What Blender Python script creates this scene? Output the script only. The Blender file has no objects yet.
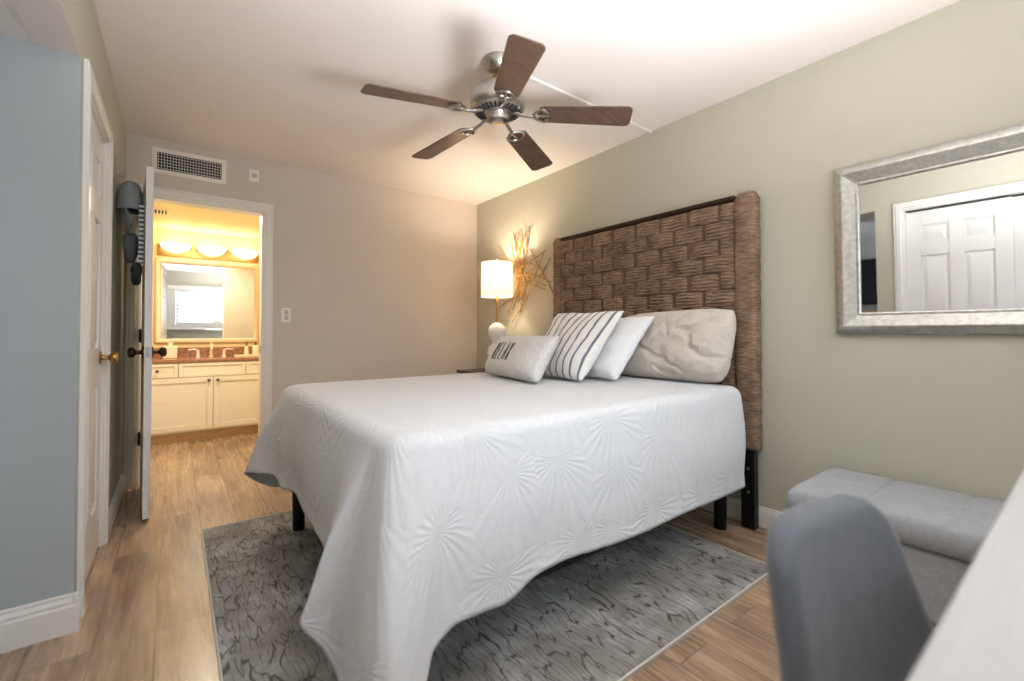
import bpy, bmesh, math, random
from mathutils import Vector, Matrix, noise
random.seed(7)
S = bpy.context.scene
COL = S.collection
R = math.radians
PI = math.pi

# ------------------------------------------------------------------ camera
cam_d = bpy.data.cameras.new('camera')
cam = bpy.data.objects.new('camera', cam_d)
COL.objects.link(cam)
cam.location = (0, 0, 1.065)
cam.rotation_euler = (R(90.82), 0, R(-37.16))
cam_d.sensor_width = 36
cam_d.lens = 36 * 443.8 / 1024
cam_d.shift_y = -14.3 / 1024
cam_d.clip_start = 0.05
cam_d.dof.use_dof = True
cam_d.dof.focus_distance = 2.9
cam_d.dof.aperture_fstop = 1.4
S.camera = cam

# ------------------------------------------------------------------ sky, light, exposure
S.view_settings.view_transform = 'Standard'
S.view_settings.look = 'None'
S.view_settings.gamma = 1
S.view_settings.use_curve_mapping = False
S.view_settings.exposure = -0.04
world = bpy.data.worlds.new('sky')
S.world = world
world.use_nodes = True
world.node_tree.nodes['Background'].inputs[0].default_value = (0.80, 0.90, 1.0, 1)
world.node_tree.nodes['Background'].inputs[1].default_value = 1.6
S.cycles.max_bounces = 10
S.cycles.diffuse_bounces = 6
S.cycles.use_denoising = True
S.cycles.sample_clamp_indirect = 6.0


def area_light(name, loc, rot, sx, sy, power, color):
    d = bpy.data.lights.new(name, 'AREA')
    d.shape = 'RECTANGLE'; d.size = sx; d.size_y = sy; d.energy = power; d.color = color
    o = bpy.data.objects.new(name, d); COL.objects.link(o)
    o.location = loc; o.rotation_euler = rot
    return o


def point_light(name, loc, power, color, radius=0.04):
    d = bpy.data.lights.new(name, 'POINT')
    d.energy = power; d.color = color; d.shadow_soft_size = radius
    o = bpy.data.objects.new(name, d); COL.objects.link(o)
    o.location = loc
    return o


DAY = (0.74, 0.88, 1.0)
# daylight outside the bedroom window (behind the camera) and the next room's window
area_light('bedroom_window_daylight', (1.02, -0.80, 1.64), (R(-90), 0, PI), 2.6, 1.0, 104, DAY)
area_light('next_room_window_daylight', (-1.65, 0.02, 1.30), (R(-90), 0, PI), 1.2, 1.3, 27, (0.66, 0.86, 1.0))
# added fill light behind the camera, aimed up to brighten the room
area_light('added_ceiling_fill', (0.95, -0.30, 1.00), (R(180 - 22), 0, R(0)), 0.8, 0.4, 60, (0.97, 0.975, 1.0)).data.spread = R(112)

# ------------------------------------------------------------------ helpers
def lin(c):
    def f(v):
        v /= 255.0
        return v / 12.92 if v <= 0.04045 else ((v + 0.055) / 1.055) ** 2.4
    return (f(c[0]), f(c[1]), f(c[2]), 1.0)


class NT:
    def __init__(self, name):
        self.m = bpy.data.materials.new(name)
        self.m.use_nodes = True
        self.t = self.m.node_tree
        self.b = self.t.nodes['Principled BSDF']
        self.out = self.t.nodes['Material Output']

    def n(self, typ, **kw):
        nd = self.t.nodes.new(typ)
        for k, v in kw.items():
            setattr(nd, k, v)
        return nd

    def l(self, a, b):
        self.t.links.new(a, b)

    def ramp(self, fac, stops):
        r = self.n('ShaderNodeValToRGB')
        e = r.color_ramp.elements
        while len(e) < len(stops):
            e.new(0.5)
        for el, (p, c) in zip(e, stops):
            el.position = p; el.color = c
        self.l(fac, r.inputs[0])
        return r.outputs[0]

    def math(self, op, a, b=None, c=None):
        m = self.n('ShaderNodeMath', operation=op)
        for i, v in enumerate((a, b, c)):
            if v is None:
                continue
            if isinstance(v, (int, float)):
                m.inputs[i].default_value = v
            else:
                self.l(v, m.inputs[i])
        return m.outputs[0]

    def coords(self, which='Object', scale=(1, 1, 1), rot=(0, 0, 0), loc=(0, 0, 0)):
        tc = self.n('ShaderNodeTexCoord')
        mp = self.n('ShaderNodeMapping')
        mp.inputs['Scale'].default_value = scale
        mp.inputs['Rotation'].default_value = rot
        mp.inputs['Location'].default_value = loc
        self.l(tc.outputs[which], mp.inputs[0])
        return mp.outputs[0]

    def noise(self, vec, scale, detail=3, rough=0.5, dist=0):
        n = self.n('ShaderNodeTexNoise')
        n.inputs['Scale'].default_value = scale
        n.inputs['Detail'].default_value = detail
        n.inputs['Roughness'].default_value = rough
        n.inputs['Distortion'].default_value = dist
        self.l(vec, n.inputs['Vector'])
        return n.outputs[0]

    def bump(self, h, strength=0.3, dist=0.01):
        b = self.n('ShaderNodeBump')
        b.inputs['Strength'].default_value = strength
        b.inputs['Distance'].default_value = dist
        self.l(h, b.inputs['Height'])
        self.l(b.outputs[0], self.b.inputs['Normal'])
        return b


def mat(name, c, rough=0.5, metal=0.0, vary=0.0, vscale=6.0, stretch=(1, 1, 1), bump=0.0, bscale=200.0, bdist=0.002, spec=None, coat=0):
    m = NT(name)
    base = lin(c)
    m.b.inputs['Base Color'].default_value = base
    m.b.inputs['Roughness'].default_value = rough
    m.b.inputs['Metallic'].default_value = metal
    if spec is not None:
        m.b.inputs['Specular IOR Level'].default_value = spec
    if coat:
        m.b.inputs['Coat Weight'].default_value = coat
    v = m.coords('Object', stretch)
    if vary:
        f = m.noise(v, vscale, 4, 0.6)
        lo = tuple(x * (1 - vary) for x in base[:3]) + (1,)
        hi = tuple(min(1, x * (1 + vary)) for x in base[:3]) + (1,)
        m.l(m.ramp(f, [(0.3, lo), (0.7, hi)]), m.b.inputs['Base Color'])
    if bump:
        m.bump(m.noise(v, bscale, 3, 0.6), bump, bdist)
    return m.m


# paints
M_WALL = mat('wall_paint_sage_beige', (184, 182, 166), 0.62, vary=0.02, vscale=2, bump=0.12, bscale=160)
M_WALLB = mat('wall_paint_greige', (205, 196, 186), 0.6, vary=0.02, vscale=2, bump=0.12, bscale=160)
M_PASS = mat('passage_wall_cool_light_tint', (170, 177, 180), 0.6, vary=0.02, vscale=2, bump=0.12, bscale=160)  # wall paint darkened and tinted: cool daylight cast put into the colour
M_BATH = mat('bathroom_paint_cream', (232, 218, 170), 0.6, bump=0.1, bscale=160)
M_CEIL = mat('ceiling_paint', (234, 227, 223), 0.7, bump=0.2, bscale=220)
M_TRIM = mat('white_trim_paint', (228, 226, 222), 0.35, bump=0.03, bscale=60)
M_DOOR = mat('white_door_paint', (230, 229, 227), 0.38, bump=0.05, bscale=90)
M_NICKEL = mat('brushed_nickel', (178, 174, 168), 0.28, 1.0, vary=0.08, vscale=30, stretch=(1, 1, 8))
M_DARKNICKEL = mat('aged_nickel', (120, 112, 104), 0.35, 1.0)
M_BRASS = mat('aged_brass', (170, 132, 80), 0.3, 1.0, vary=0.1, vscale=20)
M_BRONZE = mat('dark_bronze', (70, 58, 48), 0.38, 0.9)
M_BLACK = mat('black_metal', (26, 26, 29), 0.42, 0.4, vary=0.1, vscale=30)
M_BLACKP = mat('black_plastic', (30, 30, 33), 0.5)
M_WHITEP = mat('white_plastic', (235, 232, 226), 0.4)
M_GREYP = mat('grey_plastic', (188, 186, 184), 0.45)
M_DARKGAP = mat('dark_recess', (34, 34, 38), 0.85)
M_GLASSLOOK = mat('mirror_silver', (238, 240, 240), 0.015, 1.0)


def floor_material():
    m = NT('wood_plank_floor')
    v = m.coords('Object', rot=(0, 0, R(90)), loc=(0.37, 0.047, 0))
    br = m.n('ShaderNodeTexBrick')
    br.offset = 0.37; br.squash = 1.0
    br.inputs['Scale'].default_value = 1.0
    br.inputs['Brick Width'].default_value = 1.22
    br.inputs['Row Height'].default_value = 0.168
    br.inputs['Mortar Size'].default_value = 0.0016
    br.inputs['Mortar Smooth'].default_value = 0.2
    br.inputs['Color1'].default_value = (0, 0, 0, 1)
    br.inputs['Color2'].default_value = (1, 1, 1, 1)
    br.inputs['Mortar'].default_value = (0.5, 0.5, 0.5, 1)
    m.l(v, br.inputs['Vector'])
    sep = m.n('ShaderNodeSeparateColor'); m.l(br.outputs[0], sep.inputs[0])
    # per plank shift of the grain
    tc = m.n('ShaderNodeTexCoord')
    cmb = m.n('ShaderNodeCombineXYZ')
    m.l(m.math('MULTIPLY', sep.outputs[0], 7.0), cmb.inputs[0]); m.l(m.math('MULTIPLY', sep.outputs[0], 3.0), cmb.inputs[1])
    add = m.n('ShaderNodeVectorMath', operation='ADD'); m.l(tc.outputs['Object'], add.inputs[0]); m.l(cmb.outputs[0], add.inputs[1])
    mp = m.n('ShaderNodeMapping'); mp.inputs['Scale'].default_value = (9, 0.9, 1); m.l(add.outputs[0], mp.inputs[0])
    g1 = m.noise(mp.outputs[0], 2.0, 3, 0.5, 1.2)
    mp2 = m.n('ShaderNodeMapping'); mp2.inputs['Scale'].default_value = (34, 1.6, 1); m.l(add.outputs[0], mp2.inputs[0])
    g2 = m.noise(mp2.outputs[0], 2.0, 3, 0.6)
    g3 = m.noise(add.outputs[0], 2.3, 3, 0.5)
    t = m.math('ADD', m.math('MULTIPLY', g1, 0.55), m.math('ADD', m.math('MULTIPLY', g2, 0.07), m.math('ADD', m.math('MULTIPLY', g3, 0.37), m.math('MULTIPLY', sep.outputs[0], 0.10))))
    col = m.ramp(t, [(0.32, lin((96, 77, 62))), (0.46, lin((141, 116, 95))), (0.58, lin((170, 143, 118))), (0.74, lin((200, 173, 145)))])
    mix = m.n('ShaderNodeMix', data_type='RGBA')
    m.l(br.outputs['Fac'], mix.inputs[0]); m.l(col, mix.inputs[6]); mix.inputs[7].default_value = lin((92, 72, 58))
    m.l(mix.outputs[2], m.b.inputs['Base Color'])
    m.l(m.math('ADD', 0.20, m.math('MULTIPLY', g2, 0.14)), m.b.inputs['Roughness'])
    m.bump(m.math('SUBTRACT', m.math('MULTIPLY', g2, 0.12), br.outputs['Fac']), 0.25, 0.002)
    return m.m


def rug_material():
    m = NT('crackle_pattern_rug')
    tc = m.n('ShaderNodeTexCoord')
    wob = m.n('ShaderNodeTexNoise'); wob.inputs['Scale'].default_value = 7; wob.inputs['Detail'].default_value = 2
    m.l(tc.outputs['Object'], wob.inputs['Vector'])
    sc = m.n('ShaderNodeVectorMath', operation='SCALE'); sc.inputs['Scale'].default_value = 0.07
    m.l(wob.outputs['Color'], sc.inputs[0])
    ad = m.n('ShaderNodeVectorMath', operation='ADD'); m.l(tc.outputs['Object'], ad.inputs[0]); m.l(sc.outputs[0], ad.inputs[1])
    def cracks(scale, w):
        mp = m.n('ShaderNodeMapping'); mp.inputs['Scale'].default_value = scale; m.l(ad.outputs[0], mp.inputs[0])
        vo = m.n('ShaderNodeTexVoronoi', feature='DISTANCE_TO_EDGE'); vo.inputs['Scale'].default_value = 1
        m.l(mp.outputs[0], vo.inputs['Vector'])
        mr = m.n('ShaderNodeMapRange'); mr.inputs[1].default_value = w * 0.35; mr.inputs[2].default_value = w
        mr.inputs[3].default_value = 1; mr.inputs[4].default_value = 0
        m.l(vo.outputs['Distance'], mr.inputs[0])
        return mr.outputs[0]
    c1 = cracks((42, 6.0, 1), 0.055)
    gate = m.noise(ad.outputs[0], 17, 2, 0.5)
    gmr = m.n('ShaderNodeMapRange'); gmr.inputs[1].default_value = 0.36; gmr.inputs[2].default_value = 0.46; m.l(gate, gmr.inputs[0])
    line = m.math('MULTIPLY', c1, gmr.outputs[0])
    patch = m.noise(tc.outputs['Object'], 4.5, 5, 0.65)
    base = m.ramp(patch, [(0.30, lin((126, 123, 119))), (0.50, lin((154, 152, 149))), (0.68, lin((194, 194, 193)))])
    mp = m.n('ShaderNodeMapping'); mp.inputs['Scale'].default_value = (160, 9, 1); m.l(tc.outputs['Object'], mp.inputs[0])
    streak = m.noise(mp.outputs[0], 1.0, 3, 0.6)
    mix0 = m.n('ShaderNodeMix', data_type='RGBA', blend_type='MULTIPLY'); mix0.inputs[0].default_value = 0.45
    m.l(base, mix0.inputs[6]); m.l(m.ramp(streak, [(0.3, (0.55, 0.55, 0.55, 1)), (0.7, (1, 1, 1, 1))]), mix0.inputs[7])
    mix = m.n('ShaderNodeMix', data_type='RGBA'); m.l(line, mix.inputs[0]); m.l(mix0.outputs[2], mix.inputs[6]); mix.inputs[7].default_value = lin((84, 81, 79))
    m.l(mix.outputs[2], m.b.inputs['Base Color'])
    m.b.inputs['Roughness'].default_value = 0.9
    m.bump(m.math('SUBTRACT', streak, line), 0.4, 0.003)
    return m.m


def quilt_material():
    m = NT('white_shell_quilt')
    m.b.inputs['Base Color'].default_value = lin((206, 208, 211))
    m.b.inputs['Roughness'].default_value = 0.85
    m.b.inputs['Sheen Weight'].default_value = 0.15
    uv = m.n('ShaderNodeUVMap'); uv.uv_map = 'UVMap'
    mp = m.n('ShaderNodeMapping'); mp.inputs['Scale'].default_value = (3.6, 3.6, 1); m.l(uv.outputs[0], mp.inputs[0])
    vo = m.n('ShaderNodeTexVoronoi', feature='F1'); vo.inputs['Scale'].default_value = 1; vo.inputs['Randomness'].default_value = 0.75
    vo.voronoi_dimensions = '2D'
    m.l(mp.outputs[0], vo.inputs['Vector'])
    sub = m.n('ShaderNodeVectorMath', operation='SUBTRACT'); m.l(mp.outputs[0], sub.inputs[0]); m.l(vo.outputs['Position'], sub.inputs[1])
    sp = m.n('ShaderNodeSeparateXYZ'); m.l(sub.outputs[0], sp.inputs[0])
    # scallop fan radiating from a point below each cell's middle
    ang = m.math('ARCTAN2', sp.outputs[0], m.math('ADD', sp.outputs[1], 0.42))
    rib = m.math('SINE', m.math('MULTIPLY', ang, 26.0))
    wn = m.noise(mp.outputs[0], 2.2, 3, 0.6)
    amp = m.math('MULTIPLY', rib, m.ramp(wn, [(0.25, (0.15, 0.15, 0.15, 1)), (0.55, (1, 1, 1, 1))]))
    fine = m.noise(mp.outputs[0], 22, 3, 0.7)
    ve = m.n('ShaderNodeTexVoronoi', feature='DISTANCE_TO_EDGE'); ve.inputs['Randomness'].default_value = 0.75; ve.inputs['Scale'].default_value = 1; ve.voronoi_dimensions = '2D'
    m.l(mp.outputs[0], ve.inputs['Vector'])
    groove = m.ramp(ve.outputs['Distance'], [(0.0, (0, 0, 0, 1)), (0.07, (1, 1, 1, 1))])
    h = m.math('ADD', m.math('MULTIPLY', amp, 0.32), m.math('ADD', m.math('MULTIPLY', fine, 0.9), m.math('MULTIPLY', groove, 0.35)))
    m.bump(h, 0.46, 0.0055)
    return m.m


def cloth(name, c, wrinkle=0.3, weave=0.15, vary=0.04, rough=0.9, wscale=9):
    m = NT(name)
    v = m.coords('Object')
    base = lin(c)
    f = m.noise(v, 60, 4, 0.7)
    m.l(m.ramp(f, [(0.3, tuple(x * (1 - vary) for x in base[:3]) + (1,)), (0.7, tuple(min(1, x * (1 + vary)) for x in base[:3]) + (1,))]), m.b.inputs['Base Color'])
    m.b.inputs['Roughness'].default_value = rough
    m.b.inputs['Sheen Weight'].default_value = 0.1
    h = m.math('ADD', m.math('MULTIPLY', m.noise(v, wscale, 4, 0.55, 0.6), 1.0), m.math('MULTIPLY', m.noise(v, 400, 2), weave * 0.25))
    m.bump(h, wrinkle, 0.02)
    return m.m


def stripe_material():
    m = NT('navy_striped_cotton')
    uv = m.n('ShaderNodeUVMap'); uv.uv_map = 'UVMap'
    sp = m.n('ShaderNodeSeparateXYZ'); m.l(uv.outputs[0], sp.inputs[0])
    ph = m.math('FRACT', m.math('MULTIPLY', sp.outputs[0], 9.0))
    d = m.math('ABSOLUTE', m.math('SUBTRACT', ph, 0.5))
    fac = m.ramp(d, [(0.0, (1, 1, 1, 1)), (0.09, (1, 1, 1, 1)), (0.12, (0.25, 0.25, 0.25, 1)), (0.16, (0, 0, 0, 1))])
    mix = m.n('ShaderNodeMix', data_type='RGBA'); m.l(fac, mix.inputs[0])
    mix.inputs[6].default_value = lin((226, 225, 222)); mix.inputs[7].default_value = lin((104, 114, 128))
    m.l(mix.outputs[2], m.b.inputs['Base Color'])
    m.b.inputs['Roughness'].default_value = 0.9
    v = m.coords('Object')
    m.bump(m.math('ADD', m.noise(v, 9, 3, 0.5), m.math('MULTIPLY', m.noise(v, 300, 2), 0.05)), 0.35, 0.02)
    return m.m


def weave_material():
    m = NT('woven_seagrass')
    v = m.coords('Object', (18, 18, 160))
    f = m.noise(v, 1.0, 4, 0.65)
    w = m.n('ShaderNodeTexNoise'); w.inputs['Scale'].default_value = 9; m.l(m.coords('Object'), w.inputs['Vector'])
    t = m.math('ADD', m.math('MULTIPLY', f, 0.75), m.math('MULTIPLY', w.outputs[0], 0.3))
    m.l(m.ramp(t, [(0.32, lin((70, 54, 43))), (0.48, lin((114, 91, 73))), (0.62, lin((148, 123, 101))), (0.8, lin((182, 160, 136)))]), m.b.inputs['Base Color'])
    m.b.inputs['Roughness'].default_value = 0.8
    m.bump(f, 0.7, 0.006)
    return m.m


def wood(name, dark, light, rough=0.4, scale=(2, 30, 30)):
    m = NT(name)
    v = m.coords('Object', scale)
    f = m.noise(v, 1.5, 5, 0.6, 0.8)
    m.l(m.ramp(f, [(0.3, lin(dark)), (0.7, lin(light))]), m.b.inputs['Base Color'])
    m.b.inputs['Roughness'].default_value = rough
    m.bump(f, 0.1, 0.002)
    return m.m


def granite():
    m = NT('brown_granite')
    v = m.coords('Object')
    f = m.noise(v, 70, 5, 0.75)
    m.l(m.ramp(f, [(0.33, lin((70, 48, 40))), (0.47, lin((150, 100, 78))), (0.56, lin((186, 142, 112))), (0.66, lin((110, 76, 62)))]), m.b.inputs['Base Color'])
    m.b.inputs['Roughness'].default_value = 0.15
    return m.m


def silver_leaf():
    m = NT('champagne_silver_leaf')
    v = m.coords('Object', (30, 30, 30))
    f = m.noise(v, 1.5, 5, 0.7)
    m.l(m.ramp(f, [(0.3, lin((164, 164, 159))), (0.7, lin((204, 204, 198)))]), m.b.inputs['Base Color'])
    m.b.inputs['Metallic'].default_value = 0.85
    m.b.inputs['Roughness'].default_value = 0.33
    m.bump(f, 0.15, 0.003)
    return m.m


def glow_glass(name, c, strength):
    m = NT(name)
    m.b.inputs['Base Color'].default_value = lin((250, 240, 215))
    m.b.inputs['Roughness'].default_value = 0.35
    m.b.inputs['Emission Color'].default_value = lin(c)
    m.b.inputs['Emission Strength'].default_value = strength
    return m.m


def shade_fabric():
    m = NT('white_lampshade_linen')
    d = m.n('ShaderNodeBsdfDiffuse'); d.inputs[0].default_value = lin((245, 240, 232))
    t = m.n('ShaderNodeBsdfTranslucent'); t.inputs[0].default_value = lin((250, 238, 220))
    mx = m.n('ShaderNodeMixShader'); mx.inputs[0].default_value = 0.45
    m.l(d.outputs[0], mx.inputs[1]); m.l(t.outputs[0], mx.inputs[2]); m.l(mx.outputs[0], m.out.inputs[0])
    return m.m


def pane_glass():
    m = NT('window_glass')
    tr = m.n('ShaderNodeBsdfTransparent')
    gl = m.n('ShaderNodeBsdfGlossy'); gl.inputs['Roughness'].default_value = 0.02
    fr = m.n('ShaderNodeFresnel'); fr.inputs[0].default_value = 1.45
    mx = m.n('ShaderNodeMixShader')
    m.l(fr.outputs[0], mx.inputs[0]); m.l(tr.outputs[0], mx.inputs[1]); m.l(gl.outputs[0], mx.inputs[2]); m.l(mx.outputs[0], m.out.inputs[0])
    return m.m


M_FLOOR = floor_material()
M_RUG = rug_material()
M_RUGEDGE = mat('rug_binding', (206, 204, 198), 0.9, bump=0.3, bscale=300)
M_QUILT = quilt_material()
M_RELAX = cloth('grey_velvet_cushion', (206, 205, 203), 0.35, 0.6, 0.14, 0.85, 14)
M_STRIPE = stripe_material()
M_WPILLOW = cloth('white_cotton_pillow', (226, 227, 229), 0.4)
M_SHAM = cloth('beige_linen_sham', (196, 189, 179), 1.0, wscale=7)
M_WEAVE = weave_material()
M_WALNUT = wood('walnut_fan_blade', (72, 53, 46), (110, 86, 73), 0.35, (3, 40, 40))
M_STICK = wood('gilded_twig', (116, 84, 48), (206, 166, 104), 0.35, (30, 30, 30))
M_ESPRESSO = wood('espresso_wood', (30, 24, 22), (52, 42, 38), 0.35)
M_BENCH = cloth('grey_tweed', (158, 162, 166), 0.12, 1.4, 0.12, 0.92, 30)
M_CHAIR = cloth('charcoal_velvet', (82, 87, 95), 0.22, 0.5, 0.1, 0.7, 10)
M_CHAIR.node_tree.nodes['Principled BSDF'].inputs['Sheen Weight'].default_value = 0.3
M_DESK = mat('white_desk_laminate', (168, 169, 170), 0.4, vary=0.04, vscale=4, stretch=(2, 30, 30))
M_VANITY = mat('cream_cabinet_paint', (238, 230, 214), 0.35)
M_GRANITE = granite()
M_OAK = wood('light_oak_board', (176, 140, 96), (206, 172, 124), 0.45)
M_GOLDFRAME = mat('pale_gold_frame', (222, 198, 156), 0.35, 0.6)
M_SILVER = silver_leaf()
M_BOWL = glow_glass('lit_frosted_glass', (255, 236, 196), 4.5)
M_SHADE = shade_fabric()
M_CERAMIC = mat('white_ceramic', (236, 232, 224), 0.25, bump=0.05, bscale=12)
M_PANE = pane_glass()
M_CAP = cloth('grey_cap_cotton', (140, 146, 150), 0.3, 1.0, 0.06, 0.9, 16)
M_BAG = cloth('slate_nylon', (92, 96, 100), 0.4, 1.0, 0.08, 0.8, 16)
M_BLACKCLOTH = cloth('black_nylon', (42, 42, 46), 0.4, 1.0, 0.1, 0.8, 16)
M_SCREEN = mat('dark_screen', (22, 26, 28), 0.2)
M_MATTRESS = cloth('mattress_ticking', (196, 196, 196), 0.1)
M_INK = mat('black_embroidery', (66, 66, 68), 0.8)


# ---- mesh helpers
def new():
    return bmesh.new()


def box(bm, x0, x1, y0, y1, z0, z1, M=None):
    vs = [bm.verts.new((x, y, z)) for x in (x0, x1) for y in (y0, y1) for z in (z0, z1)]
    for f in ((0, 1, 3, 2), (4, 6, 7, 5), (0, 4, 5, 1), (2, 3, 7, 6), (0, 2, 6, 4), (1, 5, 7, 3)):
        bm.faces.new([vs[i] for i in f])
    if M is not None:
        for v in vs:
            v.co = M @ v.co
    return bm


def lathe(bm, prof, seg=32, c=(0, 0, 0), M=None, cap=True):
    """prof: (r, z) pairs from bottom to top, turned about z through c"""
    rings = []
    allv = []
    for r, z in prof:
        ring = [bm.verts.new((c[0] + r * math.cos(2 * PI * k / seg), c[1] + r * math.sin(2 * PI * k / seg), c[2] + z)) for k in range(seg)]
        rings.append(ring); allv += ring
    for a, b in zip(rings, rings[1:]):
        for k in range(seg):
            bm.faces.new((a[k], a[(k + 1) % seg], b[(k + 1) % seg], b[k]))
    if cap:
        if prof[0][0] > 1e-5: bm.faces.new(rings[0][::-1])
        if prof[-1][0] > 1e-5: bm.faces.new(rings[-1])
    if M is not None:
        for v in allv:
            v.co = M @ v.co
    return bm


def tube(bm, pts, r, seg=10, cap=True):
    pts = [Vector(p) for p in pts]
    rr = r if isinstance(r, (list, tuple)) else [r] * len(pts)
    rings = []
    up = None
    for i, p in enumerate(pts):
        d = (pts[min(i + 1, len(pts) - 1)] - pts[max(i - 1, 0)]).normalized()
        if up is None:
            up = d.orthogonal().normalized()
        up = (up - d * up.dot(d))
        up = up.normalized() if up.length > 1e-6 else d.orthogonal().normalized()
        s = d.cross(up)
        rings.append([bm.verts.new(p + (up * math.cos(2 * PI * k / seg) + s * math.sin(2 * PI * k / seg)) * rr[i]) for k in range(seg)])
    for a, b in zip(rings, rings[1:]):
        for k in range(seg):
            bm.faces.new((a[k], a[(k + 1) % seg], b[(k + 1) % seg], b[k]))
    if cap:
        bm.faces.new(rings[0][::-1]); bm.faces.new(rings[-1])
    return bm


def prism(bm, outline, z0, z1, M=None):
    lo = [bm.verts.new((x, y, z0)) for x, y in outline]
    hi = [bm.verts.new((x, y, z1)) for x, y in outline]
    bm.faces.new(lo[::-1]); bm.faces.new(hi)
    n = len(lo)
    for k in range(n):
        bm.faces.new((lo[k], lo[(k + 1) % n], hi[(k + 1) % n], hi[k]))
    if M is not None:
        for v in lo + hi:
            v.co = M @ v.co
    return bm


def frame_sweep(bm, w, h, prof, M=None):
    """mitred rectangular frame in the xz plane centred on 0: prof (inset, out) - out runs along -y"""
    corners = [(-1, -1), (1, -1), (1, 1), (-1, 1)]
    rings = []
    for ins, out in prof:
        rings.append([bm.verts.new((cx * (w / 2 - ins), -out, cz * (h / 2 - ins))) for cx, cz in corners])
    n = len(rings)
    for i in range(n):
        a, b = rings[i], rings[(i + 1) % n]
        for k in range(4):
            bm.faces.new((a[k], a[(k + 1) % 4], b[(k + 1) % 4], b[k]))
    if M is not None:
        for rg in rings:
            for v in rg:
                v.co = M @ v.co
    return bm


def obj(name, bm, m, parent=None, smooth=False, bevel=0.0, bseg=2, world=True, sub=0, angle=35):
    """link bm as one mesh; parts built in world coordinates are moved into their parent's space"""
    bmesh.ops.recalc_face_normals(bm, faces=bm.faces)
    me = bpy.data.meshes.new(name)
    if parent is not None and world:
        inv = ROOTM[parent.name].inverted()
        for v in bm.verts:
            v.co = inv @ v.co
    bm.to_mesh(me); bm.free()
    me.materials.append(m)
    o = bpy.data.objects.new(name, me)
    COL.objects.link(o)
    ROOTM[o.name] = Matrix.Identity(4)
    if parent is not None:
        o.parent = parent
        ROOTM[o.name] = ROOTM[parent.name].copy()
    if bevel:
        b = o.modifiers.new('bevel', 'BEVEL'); b.width = bevel; b.segments = bseg; b.limit_method = 'ANGLE'; b.angle_limit = R(30)
    if sub:
        s = o.modifiers.new('sub', 'SUBSURF'); s.levels = sub; s.render_levels = sub
    if smooth or bevel:
        for p in me.polygons:
            p.use_smooth = True
        if not sub:
            me.set_sharp_from_angle(angle=R(angle if not bevel else 50))
    return o


ROOTM = {}


def thing(name, label, cat, loc=(0, 0, 0), rz=0.0, group=None):
    o = bpy.data.objects.new(name, None)
    COL.objects.link(o)
    o.empty_display_size = 0.05
    o.location = loc; o.rotation_euler = (0, 0, rz)
    o['label'] = label; o['category'] = cat
    if group: o['group'] = group
    ROOTM[o.name] = Matrix.Translation(loc) @ Matrix.Rotation(rz, 4, 'Z')
    return o


def tag(o, label, cat, group=None):
    o['label'] = label; o['category'] = cat
    if group: o['group'] = group
    return o


def struct(name, bm, m, label, cat, bevel=0.0, **kw):
    o = obj(name, bm, m, bevel=bevel, **kw)
    o['kind'] = 'structure'; o['label'] = label; o['category'] = cat
    return o


def dup(root, loc, rz=None, label=None):
    r = root.copy(); COL.objects.link(r); r.location = loc
    if rz is not None: r.rotation_euler = (0, 0, rz)
    if label: r['label'] = label
    for ch in list(root.children):
        c = ch.copy(); COL.objects.link(c); c.parent = r
        for g in list(ch.children):
            d = g.copy(); COL.objects.link(d); d.parent = c
    return r


# ------------------------------------------------------------------ room dimensions
XR, YB, XL, HC = 2.578, 4.026, -0.283, 2.44
YF = -0.55                      # wall behind the camera
AY0, AY1, AZ = 1.28, 2.225, 2.07  # opening in the left wall
DX0, DX1, DZ = -0.205, 0.556, 2.03  # bathroom doorway
BY, BX0, BX1, BZ = 5.90, -0.36, 0.97, 2.15   # bathroom
WT = 0.12
WX0, WX1, WZ0, WZ1 = -0.26, 2.30, 1.24, 2.03  # window

# ------------------------------------------------------------------ structure
bm = new(); box(bm, -2.6, XR + 0.2, YF - 0.2, BY + 0.2, -0.12, 0.0)
struct('floor', bm, M_FLOOR, 'tan wood plank floor running from the bedroom into the bathroom', 'floor')

bm = new(); box(bm, XL - 0.0, XR + 0.2, YF - 0.2, YB + WT, HC, HC + 0.15)
struct('ceiling', bm, M_CEIL, 'smooth white bedroom ceiling above the bed', 'ceiling')

bm = new(); box(bm, XR, XR + 0.15, YF - 0.2, YB + 0.1, 0, HC)
struct('wall_right', bm, M_WALL, 'sage beige wall behind the woven headboard and silver mirror', 'wall')

bm = new()
box(bm, XL - 0.1, DX0, YB, YB + WT, 0, HC)
box(bm, DX1, XR + 0.15, YB, YB + WT, 0, HC)
box(bm, DX0, DX1, YB, YB + WT, DZ, HC)
struct('wall_back', bm, M_WALLB, 'greige wall holding the bathroom doorway and air vent', 'wall')

# left wall: solid past the opening (door hangs in it), header, closet stretch
D1Y0, D1Y1 = 2.355, 3.02       # door in the left wall
CY0, CY1, CZ = -0.22, 1.075, 2.03  # closet opening
bm = new()
box(bm, XL - WT, XL, AY1 + 0.04, D1Y0, 0, HC); box(bm, XL - WT, XL, AY1, AY1 + 0.04, AZ, HC)
box(bm, XL - WT, XL, D1Y1, YB, 0, HC)
box(bm, XL - WT, XL, D1Y0, D1Y1, DZ, HC)
box(bm, XL - WT, XL, AY0, AY1, AZ, HC)
box(bm, XL - WT, XL, CY1, AY0, 0, HC)
box(bm, XL - WT, XL, CY0, CY1, CZ, HC)
box(bm, XL - WT, XL, YF - 0.2, CY0, 0, HC)
struct('wall_left', bm, M_WALL, 'sage beige wall with the closet, the open passage and a panel door', 'wall')

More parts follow.
